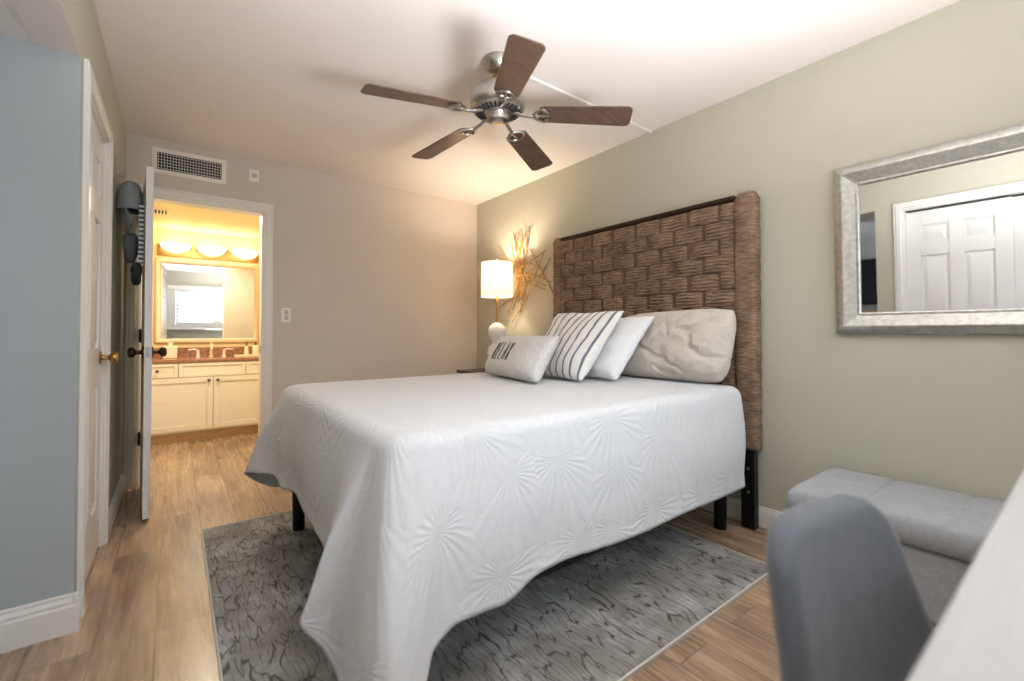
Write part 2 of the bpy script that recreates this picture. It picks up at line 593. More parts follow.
bm = new()
box(bm, XL - WT, WX0, YF - WT, YF, 0, HC)
box(bm, WX1, XR + 0.1, YF - WT, YF, 0, HC)
box(bm, WX0, WX1, YF - WT, YF, 0, WZ0)
box(bm, WX0, WX1, YF - WT, YF, WZ1, HC)
struct('wall_front', bm, M_WALL, 'sage beige wall around the shuttered window behind the desk', 'wall')

# passage / next room to the left
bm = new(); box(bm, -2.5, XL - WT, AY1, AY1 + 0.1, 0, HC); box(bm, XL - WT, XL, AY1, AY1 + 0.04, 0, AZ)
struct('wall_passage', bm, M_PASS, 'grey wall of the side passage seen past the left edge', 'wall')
bm = new(); box(bm, -2.5, XL - WT, -0.1, AY1, AZ, AZ + 0.1); box(bm, XL - WT, XL - 0.001, AY0, AY1, AZ - 0.004, AZ)
struct('ceiling_passage', bm, M_CEIL, 'lowered ceiling of the side passage', 'ceiling')
bm = new(); box(bm, -2.5, -2.4, -0.1, AY1, 0, AZ)
struct('wall_passage_end', bm, M_WALLB, 'far wall of the next room behind the television', 'wall')
bm = new()
box(bm, -2.4, -2.2, 0.1, 0.2, 0, AZ); box(bm, -1.1, XL - 0.7, 0.1, 0.2, 0, AZ)
box(bm, -2.2, -1.1, 0.1, 0.2, 0, 0.7); box(bm, -2.2, -1.1, 0.1, 0.2, 1.95, AZ)
struct('wall_passage_front', bm, M_WALLB, 'wall around the next room window', 'wall')
bm = new(); box(bm, XL - 0.75, XL - 0.68, 0.2, AY0 - 0.02, 0, AZ); box(bm, XL - 0.68, XL - WT, AY0 - 0.09, AY0 - 0.02, 0, AZ); box(bm, XL - 0.75, XL - WT, -0.32, -0.24, 0, AZ); box(bm, XL - 0.75, XL - 0.68, -0.24, 0.2, 0, AZ)
struct('wall_closet', bm, M_WALLB, 'closet walls behind the white closet doors', 'wall')

# bathroom shell
bm = new(); box(bm, BX0 - 0.1, BX0, YB + WT, BY + 0.1, 0, BZ)
struct('wall_bathroom_left', bm, M_BATH, 'cream left wall of the bathroom', 'wall')
bm = new(); box(bm, BX1, BX1 + 0.1, YB + WT, BY + 0.1, 0, BZ)
struct('wall_bathroom_right', bm, M_BATH, 'cream right wall of the bathroom', 'wall')
bm = new(); box(bm, BX0, BX1, BY, BY + 0.1, 0, BZ)
struct('wall_bathroom_back', bm, M_BATH, 'cream bathroom wall behind the vanity mirror', 'wall')
bm = new(); box(bm, BX0 - 0.1, BX1 + 0.1, YB + WT, BY + 0.1, BZ, BZ + 0.08)
struct('ceiling_bathroom', bm, M_BATH, 'cream lowered bathroom ceiling', 'ceiling')


# baseboards (profiled)
def base_strip(bm, p0, p1, n, h=0.13, t=0.016):
    p0 = Vector((p0[0], p0[1], 0)); p1 = Vector((p1[0], p1[1], 0)); n = Vector((n[0], n[1], 0))
    prof = [(0, 0), (t, 0), (t, h * 0.68), (t * 0.8, h * 0.74), (t * 0.8, h * 0.8), (t * 0.45, h * 0.9), (t * 0.45, h * 0.96), (t * 0.3, h), (0, h)]
    a = [bm.verts.new(p0 + n * d + Vector((0, 0, z))) for d, z in prof]
    b = [bm.verts.new(p1 + n * d + Vector((0, 0, z))) for d, z in prof]
    k = len(prof)
    for i in range(k):
        bm.faces.new((a[i], a[(i + 1) % k], b[(i + 1) % k], b[i]))
    bm.faces.new(a[::-1]); bm.faces.new(b)


bm = new(); base_strip(bm, (XR, YF + 0.01), (XR, YB - 0.01), (-1, 0), 0.11)
struct('baseboard_right', bm, M_TRIM, 'white baseboard along the headboard wall', 'baseboard')
bm = new(); base_strip(bm, (DX1 + 0.07, YB), (XR - 0.02, YB), (0, -1), 0.11)
struct('baseboard_back', bm, M_TRIM, 'white baseboard between the bathroom doorway and the corner', 'baseboard')
bm = new(); base_strip(bm, (XL, D1Y1 + 0.072), (XL, YB - 0.02), (1, 0), 0.11)
struct('baseboard_left', bm, M_TRIM, 'white baseboard between the panel door and the back corner', 'baseboard')
bm = new(); base_strip(bm, (-2.39, AY1), (XL + 0.014, AY1), (0, -1), 0.135); base_strip(bm, (XL, AY1 - 0.014), (XL, AY1 - 0.0005), (1, 0), 0.135)
struct('baseboard_passage', bm, M_TRIM, 'tall white baseboard at the lower left corner', 'baseboard')


def casing(bm, w, h, M, wd=0.066, t=0.018):
    """door casing around an opening w x h; local x along the wall, -y out of it"""
    prof = [(0.0, 0.0), (0.0, t * 0.55), (wd * 0.18, t * 0.6), (wd * 0.3, t), (wd * 0.72, t), (wd * 0.85, t * 0.7), (wd, t * 0.8), (wd, 0.0)]
    def path(d):  # d = offset outward from the opening
        return [(-w / 2 - d, 0), (-w / 2 - d, h + d), (w / 2 + d, h + d), (w / 2 + d, 0)]
    rings = [[bm.verts.new(M @ Vector((x, -o, z))) for x, z in path(d)] for d, o in prof]
    n = len(rings)
    for i in range(n):
        a, b = rings[i], rings[(i + 1) % n]
        for k in range(3):
            bm.faces.new((a[k], a[k + 1], b[k + 1], b[k]))
    bm.faces.new([r[0] for r in rings]); bm.faces.new([r[3] for r in rings][::-1])


def jamb(bm, w, h, depth, M, t=0.02):
    box(bm, -w / 2, -w / 2 + t, 0.001, depth, 0, h, M); box(bm, w / 2 - t, w / 2, 0.001, depth, 0, h, M); box(bm, -w / 2, w / 2, 0.001, depth, h - t, h, M)


Mb = Matrix.Translation(((DX0 + DX1) / 2, YB, 0))
bm = new(); casing(bm, DX1 - DX0, DZ, Mb); jamb(bm, DX1 - DX0 + 0.0, DZ, WT, Mb, 0.012)
struct('trim_1', bm, M_TRIM, 'white casing around the lit bathroom doorway', 'door casing')
ML = Matrix.Translation((XL, (D1Y0 + D1Y1) / 2, 0)) @ Matrix.Rotation(R(90), 4, 'Z')
bm = new(); casing(bm, D1Y1 - D1Y0, DZ, ML); jamb(bm, D1Y1 - D1Y0, DZ, WT, ML, 0.012)
struct('trim_2', bm, M_TRIM, 'white casing around the closed panel door in the left wall', 'door casing')
MC = Matrix.Translation((XL, (CY0 + CY1) / 2, 0)) @ Matrix.Rotation(R(90), 4, 'Z')
bm = new(); casing(bm, CY1 - CY0, CZ, MC); jamb(bm, CY1 - CY0, CZ, WT, MC, 0.012)
struct('trim_3', bm, M_TRIM, 'white casing around the closet seen in the silver mirror', 'door casing')


# six-panel door slab, local: x 0..w, y 0..t (face at y=0 looks to -y), z 0..h
def six_panel(bm, w, h, t=0.035, cols=2, st=0.10):
    mid = 0.09
    z = [0.0, 0.22, 0.80, 0.98, 1.58, 1.69, h - 0.13, h]
    rails = [(0, z[1]), (z[2], z[3]), (z[4], z[5]), (z[6], h)]
    for x0, x1 in ((0, st), (w - st, w), (w / 2 - mid / 2, w / 2 + mid / 2)):
        box(bm, x0, x1, 0, t, 0, h)
    for a, b in rails:
        box(bm, st, w / 2 - mid / 2, 0, t, a, b); box(bm, w / 2 + mid / 2, w - st, 0, t, a, b)
    for x0, x1 in ((st, w / 2 - mid / 2), (w / 2 + mid / 2, w - st)):
        for a, b in ((z[1], z[2]), (z[3], z[4]), (z[5], z[6])):
            box(bm, x0, x1, 0.012, t - 0.012, a, b)
            # raised field, both faces
            i0, i1 = 0.018, 0.038
            for face, s in ((0.012, -1), (t - 0.012, 1)):
                lo = [bm.verts.new((x, face, zz)) for x, zz in ((x0 + i0, a + i0), (x1 - i0, a + i0), (x1 - i0, b - i0), (x0 + i0, b - i0))]
                hi = [bm.verts.new((x, face + s * 0.009, zz)) for x, zz in ((x0 + i1, a + i1), (x1 - i1, a + i1), (x1 - i1, b - i1), (x0 + i1, b - i1))]
                for k in range(4):
                    bm.faces.new((lo[k], lo[(k + 1) % 4], hi[(k + 1) % 4], hi[k]))
                bm.faces.new(hi)


def door_obj(name, w, h, M, label, panel=True, t=0.035):
    bm = new()
    six_panel(bm, w, h, t)
    bmesh.ops.recalc_face_normals(bm, faces=bm.faces)
    o = obj(name, bm, M_DOOR, bevel=0.002, bseg=1)
    o.matrix_world = M
    o['kind'] = 'structure'; o['label'] = label; o['category'] = 'door'
    return o


def knob_bm(side, y0):
    """round door knob with rosette sticking out along side*y from face y0 at local 0"""
    bm = new()
    prof = [(0.033, 0.0), (0.033, 0.006), (0.014, 0.010), (0.011, 0.022), (0.012, 0.034), (0.026, 0.042), (0.030, 0.054), (0.026, 0.066), (0.012, 0.071), (0.0001, 0.072)]
    lathe(bm, prof, 20)
    Mk = Matrix.Translation((0, y0, 0)) @ Matrix.Rotation(R(90 if side < 0 else -90), 4, 'X')
    for v in bm.verts: v.co = Mk @ v.co
    return bm


def put(o, parent, loc):
    o.parent = parent; o.location = loc
    return o


# door 1: closed in the left wall; face toward +x.  local x -> +y (hinge near camera)
w1 = D1Y1 - D1Y0 - 0.03
M1 = Matrix.Translation((XL - 0.012, D1Y0 + 0.015, 0.012)) @ Matrix.Rotation(R(90), 4, 'Z')
d1 = door_obj('door_1', w1, DZ - 0.03, M1, 'closed white six-panel door in the left wall')
put(obj('door_handle', knob_bm(-1, 0), M_BRASS, world=False, smooth=True), d1, (w1 - 0.065, 0, 0.93))
for zz in (0.33, 1.05, 1.80):
    bm = new(); box(bm, -0.012, 0.014, -0.004, 0.0, -0.045, 0.045); lathe(bm, [(0.006, -0.047), (0.006, 0.047)], 10, (-0.002, -0.007, 0))
    put(obj('hinge', bm, M_NICKEL, world=False, smooth=True), d1, (0, 0, zz))

# door 2: bathroom door swung open towards the camera
hx, hy = -0.172, 4.0
ang = math.atan2(-0.749, 0.048)
w2 = 0.748
M2 = Matrix.Translation((hx, hy, 0.012)) @ Matrix.Rotation(ang, 4, 'Z') @ Matrix.Translation((0, -0.0175, 0))
d2 = door_obj('door_2', w2, DZ - 0.03, M2, 'white bathroom door standing open, seen edge-on')
put(obj('door_handle', knob_bm(-1, 0), M_BRONZE, world=False, smooth=True), d2, (w2 - 0.065, 0, 0.94))
put(obj('door_handle', knob_bm(1, 0.035), M_BRONZE, world=False, smooth=True), d2, (w2 - 0.065, 0, 0.94))
bm = new(); box(bm, 0, 0.002, 0.006, 0.029, -0.028, 0.028); box(bm, 0.002, 0.010, 0.011, 0.024, -0.010, 0.010)
put(obj('latch_plate', bm, M_NICKEL, world=False), d2, (w2, 0, 0.94))
for zz in (0.32, 1.03, 1.82):
    bm = new(); box(bm, -0.02, 0.012, -0.0035, 0.0, -0.045, 0.045); lathe(bm, [(0.0065, -0.047), (0.0065, 0.047)], 10, (-0.006, -0.006, 0))
    put(obj('hinge', bm, M_BRONZE, world=False, smooth=True), d2, (0, 0, zz))

# closet sliding doors
wc = (CY1 - CY0) / 2 + 0.01
for k, (y0, dx, lab) in enumerate(((CY1 - 0.014 - wc, -0.03, 'white six-panel closet sliding door nearer the passage, seen in the silver mirror'), (CY0 + 0.014, -0.075, 'white six-panel closet sliding door nearer the window'))):
    Mx = Matrix.Translation((XL + dx, y0, 0.012)) @ Matrix.Rotation(R(90), 4, 'Z')
    door_obj('door_%d' % (k + 3), wc, CZ - 0.045, Mx, lab)

# strike plate on the bathroom jamb
bm = new(); box(bm, DX1 - 0.0145, DX1 - 0.012, YB + 0.03, YB + 0.055, 0.90, 0.96)
o = tag(obj('strike_plate', bm, M_BRONZE), 'small bronze strike plate on the right jamb of the bathroom doorway', 'strike plate')

# ------------------------------------------------------------------ window with shutters behind the camera
bm = new()
Mw = Matrix.Translation(((WX0 + WX1) / 2, YF, (WZ0 + WZ1) / 2)) @ Matrix.Rotation(PI, 4, 'Z')
frame_sweep(bm, WX1 - WX0 + 0.16, WZ1 - WZ0 + 0.16, [(0, 0), (0, 0.02), (0.09, 0.025), (0.09, 0)], Mw)
win = struct('window_1', bm, M_TRIM, 'white framed bedroom window with plantation shutters, seen in the bathroom mirror', 'window')
bm = new(); box(bm, WX0, WX1, YF - 0.10, YF - 0.095, WZ0, WZ1)
g = obj('window_pane', bm, M_PANE, win)
bm = new(); box(bm, WX0 - 0.1, WX1 + 0.1, YF, YF + 0.07, WZ0 - 0.11, WZ0 - 0.082)
obj('window_sill', bm, M_TRIM, win, bevel=0.004)
bm = new()
for a, b in ((-0.17, 0.0), (0.74, 0.80), (1.54, 1.60)):
    box(bm, a, b, YF - 0.09, YF - 0.005, WZ0, WZ1)
obj('mullions', bm, M_TRIM, win)
for xa, xb in ((WX0, -0.17), (0.0, 0.74), (0.80, 1.54), (1.60, WX1)):
    bm = new()
    x0, x1 = xa + 0.002, xb - 0.002
    st = 0.04 if xb - xa > 0.3 else 0.01
    for a, b in ((x0, x0 + st), (x1 - st, x1)):
        box(bm, a, b, YF - 0.04, YF - 0.012, WZ0, WZ1)
    box(bm, x0 + st, x1 - st, YF - 0.04, YF - 0.012, WZ0, WZ0 + 0.07); box(bm, x0 + st, x1 - st, YF - 0.04, YF - 0.012, WZ1 - 0.07, WZ1)
    sh = obj('shutter', bm, M_TRIM, win)
    bm = new()
    nz = 8
    for j in range(nz):
        zc = WZ0 + 0.07 + (j + 0.5) * (WZ1 - WZ0 - 0.14) / nz
        box(bm, x0 + st, x1 - st, -0.038, 0.038, -0.004, 0.004, Matrix.Translation((0, YF - 0.026, zc)) @ Matrix.Rotation(R(-44), 4, 'X'))
    obj('louvres', bm, M_TRIM, sh)
bm = new()
Mw2 = Matrix.Translation((-1.65, 0.2, 1.325)) @ Matrix.Rotation(PI, 4, 'Z')
frame_sweep(bm, 1.2, 1.35, [(0, 0), (0, 0.02), (0.06, 0.02), (0.06, 0)], Mw2)
win2 = struct('window_2', bm, M_TRIM, 'white framed window of the next room', 'window')
bm = new(); box(bm, -2.2, -1.1, 0.14, 0.145, 0.7, 1.95)
obj('window_pane', bm, M_PANE, win2)

# ------------------------------------------------------------------ bed
bed = thing('bed_frame', 'black metal bed frame standing on the rug under the white quilt', 'bed frame', (1.45, 1.92, 0))
bm = new()
X0, X1, Y0, Y1 = 0.50, 2.45, 1.15, 2.66
for a in ((X0, X1, Y0, Y0 + 0.035), (X0, X1, Y1 - 0.035, Y1), (X0, X0 + 0.035, Y0, Y1), (X1 - 0.035, X1, Y0, Y1), (X0, X1, 1.89, 1.93)):
    box(bm, a[0], a[1], a[2], a[3], 0.232, 0.300)
for k in range(9):
    xx = X0 + 0.15 + k * 0.2
    box(bm, xx, xx + 0.05, Y0 + 0.03, Y1 - 0.03, 0.298, 0.314)
obj('frame', bm, M_BLACK, bed, bevel=0.004)


def leg_bm(x, y, z0, z1, r0, r1, seg=16):
    b = new(); lathe(b, [(r0, z0), (r0, z0 + 0.006), (r1, z1)], seg, (x, y, 0)); return b


for x, y in ((0.535, 2.60), (0.535, 1.30), (1.45, 1.90)):
    obj('leg', leg_bm(x, y, 0.0135, 0.232, 0.030, 0.034), M_BLACK, bed, smooth=True)
for x, y in ((2.377, 1.255), (2.377, 2.60)):
    obj('leg', leg_bm(x, y, 0.0, 0.232, 0.032, 0.034), M_BLACK, bed, smooth=True)

bm = new(); box(bm, 0.515, 2.44, 1.215, 2.615, 0.316, 0.755)
tag(obj('mattress', bm, M_MATTRESS, bevel=0.05, bseg=4), 'thick mattress hidden under the white quilt', 'mattress')

# quilt
QZ = 0.782
CT = [  # top inner point (x,y), hem point (x,y,z)
    (2.36, 1.19, 2.30, 1.085, .288), (2.1, 1.19, 2.08, 1.08, .282), (1.8, 1.19, 1.8, 1.078, .290), (1.5, 1.19, 1.5, 1.075, .284),
    (1.21, 1.19, 1.21, 1.07, .302), (1.03, 1.19, 1.03, 1.07, .312), (.90, 1.19, .91, 1.072, .305), (.83, 1.19, .845, 1.07, .278),
    (.77, 1.19, .78, 1.065, .262), (.70, 1.19, .69, 1.065, .266), (.65, 1.19, .60, 1.055, .272), (.60, 1.19, .535, 1.04, .245), (.565, 1.19, .505, 1.02, .19),
    (.535, 1.195, .46, .995, .11), (.52, 1.205, .40, .985, .075), (.515, 1.215, .368, 1.03, .07),
    (.513, 1.225, .362, 1.17, .07), (.512, 1.235, .378, 1.33, .078), (.51, 1.25, .350, 1.375, .14), (.51, 1.27, .283, 1.37, .245), (.51, 1.33, .335, 1.43, .285), (.51, 1.42, .395, 1.48, .315),
    (.51, 1.56, .415, 1.57, .330), (.51, 1.75, .402, 1.75, .350), (.51, 1.96, .420, 1.97, .328), (.51, 2.16, .432, 2.17, .350),
    (.51, 2.34, .410, 2.34, .330), (.51, 2.49, .395, 2.52, .348), (.51, 2.60, .285, 2.695, .336), (.53, 2.64, .36, 2.80, .25),
    (.60, 2.65, .47, 2.785, .20), (.8, 2.65, .70, 2.77, .265), (1.1, 2.65, 1.05, 2.79, .235), (1.5, 2.65, 1.5, 2.78, .27), (2.36, 2.65, 2.36, 2.79, .27)]


def cr(p0, p1, p2, p3, t, k=0.5):
    out = []
    for a, b, c, d in zip(p0, p1, p2, p3):
        m1 = (c - a) * k; m2 = (d - b) * k
        out.append((2 * t**3 - 3 * t**2 + 1) * b + (t**3 - 2 * t**2 + t) * m1 + (-2 * t**3 + 3 * t**2) * c + (t**3 - t**2) * m2)
    return out


bm = new()
uvl = bm.loops.layers.uv.new('UVMap')
samples = []
for i in range(len(CT) - 1):
    p0, p1, p2, p3 = CT[max(i - 1, 0)], CT[i], CT[i + 1], CT[min(i + 2, len(CT) - 1)]
    ln = math.hypot(p2[2] - p1[2], p2[3] - p1[3])
    n = max(5, int(ln / 0.02))
    for j in range(n):
        samples.append(cr(p0, p1, p2, p3, j / n, 0.34))
samples.append(list(CT[-1]))
# outward direction on top
nrm = []
for s in samples:
    x, y = s[0], s[1]
    dx = max(0.0, 0.57 - x); dy = (y - 1.25) if y < 1.25 else ((y - 2.59) if y > 2.59 else 0.0)
    v = Vector((-dx if dx > 0 else 0, dy, 0))
    nrm.append(v.normalized() if v.length > 1e-5 else Vector((-1, 0, 0)))
rq = 0.062
NR, ND = 6, 34
cols = []
arc = 0
for i, s in enumerate(samples):
    if i: arc += math.hypot(s[2] - samples[i - 1][2], s[3] - samples[i - 1][3])
    T = Vector((s[0], s[1], 0)); B = Vector((s[2], s[3], s[4])); n = nrm[i]
    col = []
    for k in range(NR + 1):
        a = (PI / 2) * 0.93 * k / NR
        p = T + n * rq * math.sin(a); p.z = QZ - rq * (1 - math.cos(a))
        col.append((p, k * rq * 1.5 / NR))
    P0 = col[-1][0].copy()
    for k in range(1, ND + 1):
        t = k / ND
        p = P0.lerp(B, t)
        bul = math.sin(PI * min(1, t * 1.15)) * 0.012
        w = noise.noise(Vector((arc * 5.0, t * 1.5, 3.1))) * 0.012 * t + noise.noise(Vector((arc * 17.0, t * 3.0, 9.1))) * 0.004 * t
        p = p + n * (bul + w)
        col.append((p, rq * 1.5 + t * 0.5))
    cols.append([(bm.verts.new(p), (arc, v)) for p, v in col])
for a, b in zip(cols, cols[1:]):
    for k in range(len(a) - 1):
        f = bm.faces.new((a[k][0], a[k + 1][0], b[k + 1][0], b[k][0]))
        for lp, uv in zip(f.loops, (a[k][1], a[k + 1][1], b[k + 1][1], b[k][1])):
            lp[uvl].uv = uv
# top: rings shrinking to a central spine; closed with the head edge
loop = [(c[0][0]) for c in cols]
hx_ = 2.36
head = [bm.verts.new((hx_, 2.65 + (1.19 - 2.65) * k / 30, QZ)) for k in range(1, 30)]
ring = loop + head
NRG = 3
for q in range(1, NRG + 1):
    t = q / NRG
    nxt = []
    for v in ring if q == 1 else base_ring:
        pass
    if q == 1:
        base_ring = list(ring)
        prev = ring
    nxt = []
    for v in base_ring:
        p = v.co.lerp(Vector((1.435, 1.92, QZ)), 0.05 * q)
        p.z = QZ + 0.002 * q
        nxt.append(bm.verts.new(p))
    for k in range(len(ring)):
        a0, a1, b1, b0 = prev[k], prev[(k + 1) % len(ring)], nxt[(k + 1) % len(ring)], nxt[k]
        f = bm.faces.new((a0, a1, b1, b0))
        for lp in f.loops:
            lp[uvl].uv = (lp.vert.co.x, lp.vert.co.y)
    prev = nxt
f = bm.faces.new(prev)
for lp in f.loops:
    lp[uvl].uv = (lp.vert.co.x, lp.vert.co.y)
quilt = obj('quilt', bm, M_QUILT, smooth=True, angle=180)
sm = quilt.modifiers.new('thickness', 'SOLIDIFY'); sm.thickness = 0.007; sm.offset = -1
tag(quilt, 'white shell-pattern quilt draped over the bed to near the floor', 'quilt')

# ------------------------------------------------------------------ headboard
HBX = 2.50
hb = thing('headboard', 'tall brown woven seagrass headboard on black metal legs', 'headboard', (2.53, 1.92, 0))
HY0, HY1, HZ0, HZ1 = 1.228, 2.640, 0.43, 1.80
bm = new()
rows = 14
rh = (HZ1 - HZ0) / rows
bwid = 0.197
NU, NV = 12, 15
for i in range(rows):
    z0 = HZ0 + i * rh
    top_i = rows - 1 - i
    off = 0.0 if top_i % 2 == 0 else bwid / 2
    y = HY0 + 0.085 - off - bwid
    while y < HY1:
        a, b = max(y, HY0 - 0.004), min(y + bwid, HY1 + 0.004)
        y += bwid
        if b - a < 0.03: continue
        jz = random.uniform(-0.004, 0.004); jd = random.uniform(-0.004, 0.004)
        grid = []
        for iu in range(NU + 1):
            u = -1 + 2 * iu / NU
            colv = []
            for iv in range(NV * 2 + 1):
                vv = -1 + iv / NV
                d = 0.020 * (1 - abs(u) ** 4) ** 0.8
                d *= (1 - 0.42 * abs(vv) ** 3)
                cord = abs(math.sin((vv + 1) * 0.5 * PI * 5)) * 0.0085
                yy = (a + b) / 2 + u * (b - a) / 2 * (0.982)
                zz = z0 + rh / 2 + vv * rh * 0.515 * (1 - 0.10 * abs(u) ** 4) + jz + 0.004 * noise.noise(Vector((yy * 20, i, vv)))
                xx = HBX + 0.010 - d - cord * (0.4 + 0.6 * (1 - u * u)) + jd * (1 - u * u)
                colv.append(bm.verts.new((xx, yy, zz)))
            grid.append(colv)
        for iu in range(NU):
            for iv in range(NV * 2):
                bm.faces.new((grid[iu][iv], grid[iu + 1][iv], grid[iu + 1][iv + 1], grid[iu][iv + 1]))
obj('woven_panel', bm, M_WEAVE, hb, smooth=True, angle=180)
bm = new(); box(bm, HBX + 0.012, HBX + 0.035, HY0, HY1, HZ0, HZ1 + 0.01)
for k in range(16):
    yy = HY0 + 0.085 - bwid + k * bwid / 2
    if HY0 < yy < HY1:
        lathe(bm, [(0.009, HZ0), (0.009, HZ1)], 8, (HBX + 0.004, yy, 0))
obj('core_panel', bm, mat('dark_rattan_core', (92, 72, 58), 0.8), hb)


def wrapped_post(y0, y1, zt):
    bm = new()
    nz = 110
    yc, hw = (y0 + y1) / 2, (y1 - y0) / 2
    rings = []
    for k in range(nz + 1):
        z = HZ0 + (zt - HZ0) * k / nz
        bulge = 0.0035 * abs(math.sin(z * PI / 0.026)) + 0.005 * abs(math.sin(z * PI / rh))
        e = 1.0 if k < nz - 3 else (1 - 0.10 * (k - nz + 3))
        rg = []
        for q in range(24):
            a = 2 * PI * q / 24
            ca, sa = math.cos(a), math.sin(a)
            sx = math.copysign(abs(ca) ** 0.55, ca); sy = math.copysign(abs(sa) ** 0.55, sa)
            rg.append(bm.verts.new((HBX + 0.026 + sx * (0.040 + bulge) * e, yc + sy * (hw + bulge * 0.6) * e, z + 0.003 * noise.noise(Vector((a * 2, z * 40, y0))))))
        rings.append(rg)
    for a, b in zip(rings, rings[1:]):
        for q in range(24):
            bm.faces.new((a[q], a[(q + 1) % 24], b[(q + 1) % 24], b[q]))
    bm.faces.new(rings[0][::-1]); bm.faces.new(rings[-1])
    return bm


obj('wrapped_post', wrapped_post(1.112, 1.226, 1.842), M_WEAVE, hb, smooth=True, angle=180)
obj('wrapped_post', wrapped_post(2.642, 2.722, 1.842), M_WEAVE, hb, smooth=True, angle=180)
bm = new(); box(bm, HBX - 0.005, HBX + 0.035, 1.228, 2.640, 1.812, 1.838)
obj('top_rail', bm, M_BRONZE, hb, bevel=0.004)
for y in (1.125, 2.64):
    bm = new(); box(bm, HBX - 0.012, HBX + 0.038, y, y + 0.072, 0.0, 0.428)
    lg = obj('leg', bm, M_BLACK, hb, bevel=0.004)
    for zz in (0.20, 0.325):
        bm = new(); lathe(bm, [(0.008, 0), (0.008, 0.004), (0.003, 0.006)], 10, M=Matrix.Translation((HBX - 0.012, y + 0.03, zz)) @ Matrix.Rotation(R(-90), 4, 'Y'))
        obj('bolt', bm, M_NICKEL, lg, smooth=True)


# ------------------------------------------------------------------ pillows
def pillow(name, BL, BR, TR, TL, th, m, label, pinch=0.06, seed=0, wr=0.01, N=44, cat='pillow', ridge=0.0, rc=0.02):
    BL, BR, TR, TL = map(Vector, (BL, BR, TR, TL))
    nv = (BR - BL).cross(TL - BL).normalized()
    c = (BL + BR + TR + TL) / 4

    def surf(u, v, s):
        uu = u * (1 - pinch * (1 - v * v)); vv = v * (1 - pinch * (1 - u * u))
        k_ = 1 - rc * (u * v) ** 4
        uu *= k_; vv *= k_
        a, b = (uu + 1) / 2, (vv + 1) / 2
        p = BL * (1 - a) * (1 - b) + BR * a * (1 - b) + TR * a * b + TL * (1 - a) * b
        prof = max(0.0, (1 - u ** 4) * (1 - v ** 4)) ** 0.55
        low = 1 + 0.18 * (-v)
        h = th / 2 * prof * low
        q = p * 7 + Vector((seed, 0, 0))
        w = (noise.noise(q) + 0.5 * noise.noise(q * 2.3)) * wr * min(1, prof * 1.5)
        if ridge:
            q2 = q * 0.9 + Vector((noise.noise(q), noise.noise(q + Vector((5, 0, 0))), 0)) * 0.8
            w -= (1 - min(1, abs(noise.noise(q2)) * 5)) * ridge * min(1, prof * 1.2) * (0.35 + 0.65 * (u + 1) / 2)
        return p + nv * s * (h + w)
    bm = new()
    uvl = bm.loops.layers.uv.new('UVMap')
    f0, b0 = {}, {}
    for i in range(N + 1):
        for j in range(N + 1):
            u, v = -1 + 2 * i / N, -1 + 2 * j / N
            f0[i, j] = bm.verts.new(surf(u, v, 1))
            b0[i, j] = f0[i, j] if i in (0, N) or j in (0, N) else bm.verts.new(surf(u, v, -1))
    for i in range(N):
        for j in range(N):
            for d, fl in ((f0, 1), (b0, -1)):
                ids = [(i, j), (i + 1, j), (i + 1, j + 1), (i, j + 1)][::fl]
                f = bm.faces.new([d[k] for k in ids])
                for lp, k in zip(f.loops, ids):
                    lp[uvl].uv = (k[0] / N, k[1] / N)
    o = obj(name, bm, m, smooth=True, angle=180)
    tag(o, label, cat)
    return o, surf


sham, sh_s = pillow('pillow', (2.29, 1.93, .792), (2.285, 1.175, .792), (2.385, 1.150, 1.200), (2.39, 1.93, 1.178), 0.215, M_SHAM,
                    'large crinkled beige pillow against the headboard, nearest the wall mirror', -0.012, 3, 0.02, N=90, ridge=0.027, rc=0.075)
white_p, _ = pillow('pillow', (1.95, 2.10, .802), (1.91, 1.585, .802), (2.235, 1.555, 1.165), (2.25, 2.08, 1.165), 0.122, M_WPILLOW,
                    'plain white pillow leaning on the beige pillow', 0.07, 11, 0.014)
strip, st_s = pillow('pillow', (1.79, 2.22, .802), (1.735, 1.672, .802), (2.075, 1.650, 1.195), (2.11, 2.262, 1.200), 0.122, M_STRIPE,
                     'white pillow with navy stripes leaning on the plain white one', 0.05, 5, 0.013)
relax, rx_s = pillow('pillow', (1.60, 2.405, .802), (1.495, 1.76, .802), (1.70, 1.80, 1.048), (1.78, 2.48, 1.038), 0.135, M_RELAX,
                     'small grey lumbar pillow lettered RELAX at the front of the pillows', 0.05, 8, 0.006)

# RELAX lettering: strokes laid on the cushion
GL = {'R': [[(0, 0), (0, 1)], [(0, 1), (.55, .98), (.62, .78), (.5, .58), (0, .52)], [(.2, .52), (.66, 0)]],
      'E': [[(.55, 1), (0, 1), (0, 0), (.58, 0)], [(0, .52), (.42, .52)]],
      'L': [[(0, 1), (0, 0), (.55, 0)]],
      'A': [[(0, 0), (.32, 1), (.64, 0)], [(.12, .36), (.52, .36)]],
      'X': [[(0, 1), (.62, 0)], [(.62, 1), (0, 0)]]}
bm = new()
wu, hv, u0, v0, gap = 0.098, 0.86, -0.55, -0.50, 0.140
for k, chh in enumerate('RELAX'):
    for st in GL[chh]:
        pts = []
        for (ax, ay), (bx_, by_) in zip(st, st[1:]):
            for q in range(8):
                t = q / 8
                pts.append((ax + (bx_ - ax) * t, ay + (by_ - ay) * t))
        pts.append(st[-1])
        path = []
        for x, y in pts:
            u, v = u0 + k * gap + x * wu * 1.15, v0 + y * hv
            p = rx_s(u, v, 1) + (rx_s(u, v, 1) - rx_s(u, v, -1)).normalized() * 0.0035
            path.append(p)
        tube(bm, path, 0.0024, 6)
obj('lettering', bm, M_INK, relax, smooth=True, angle=180)

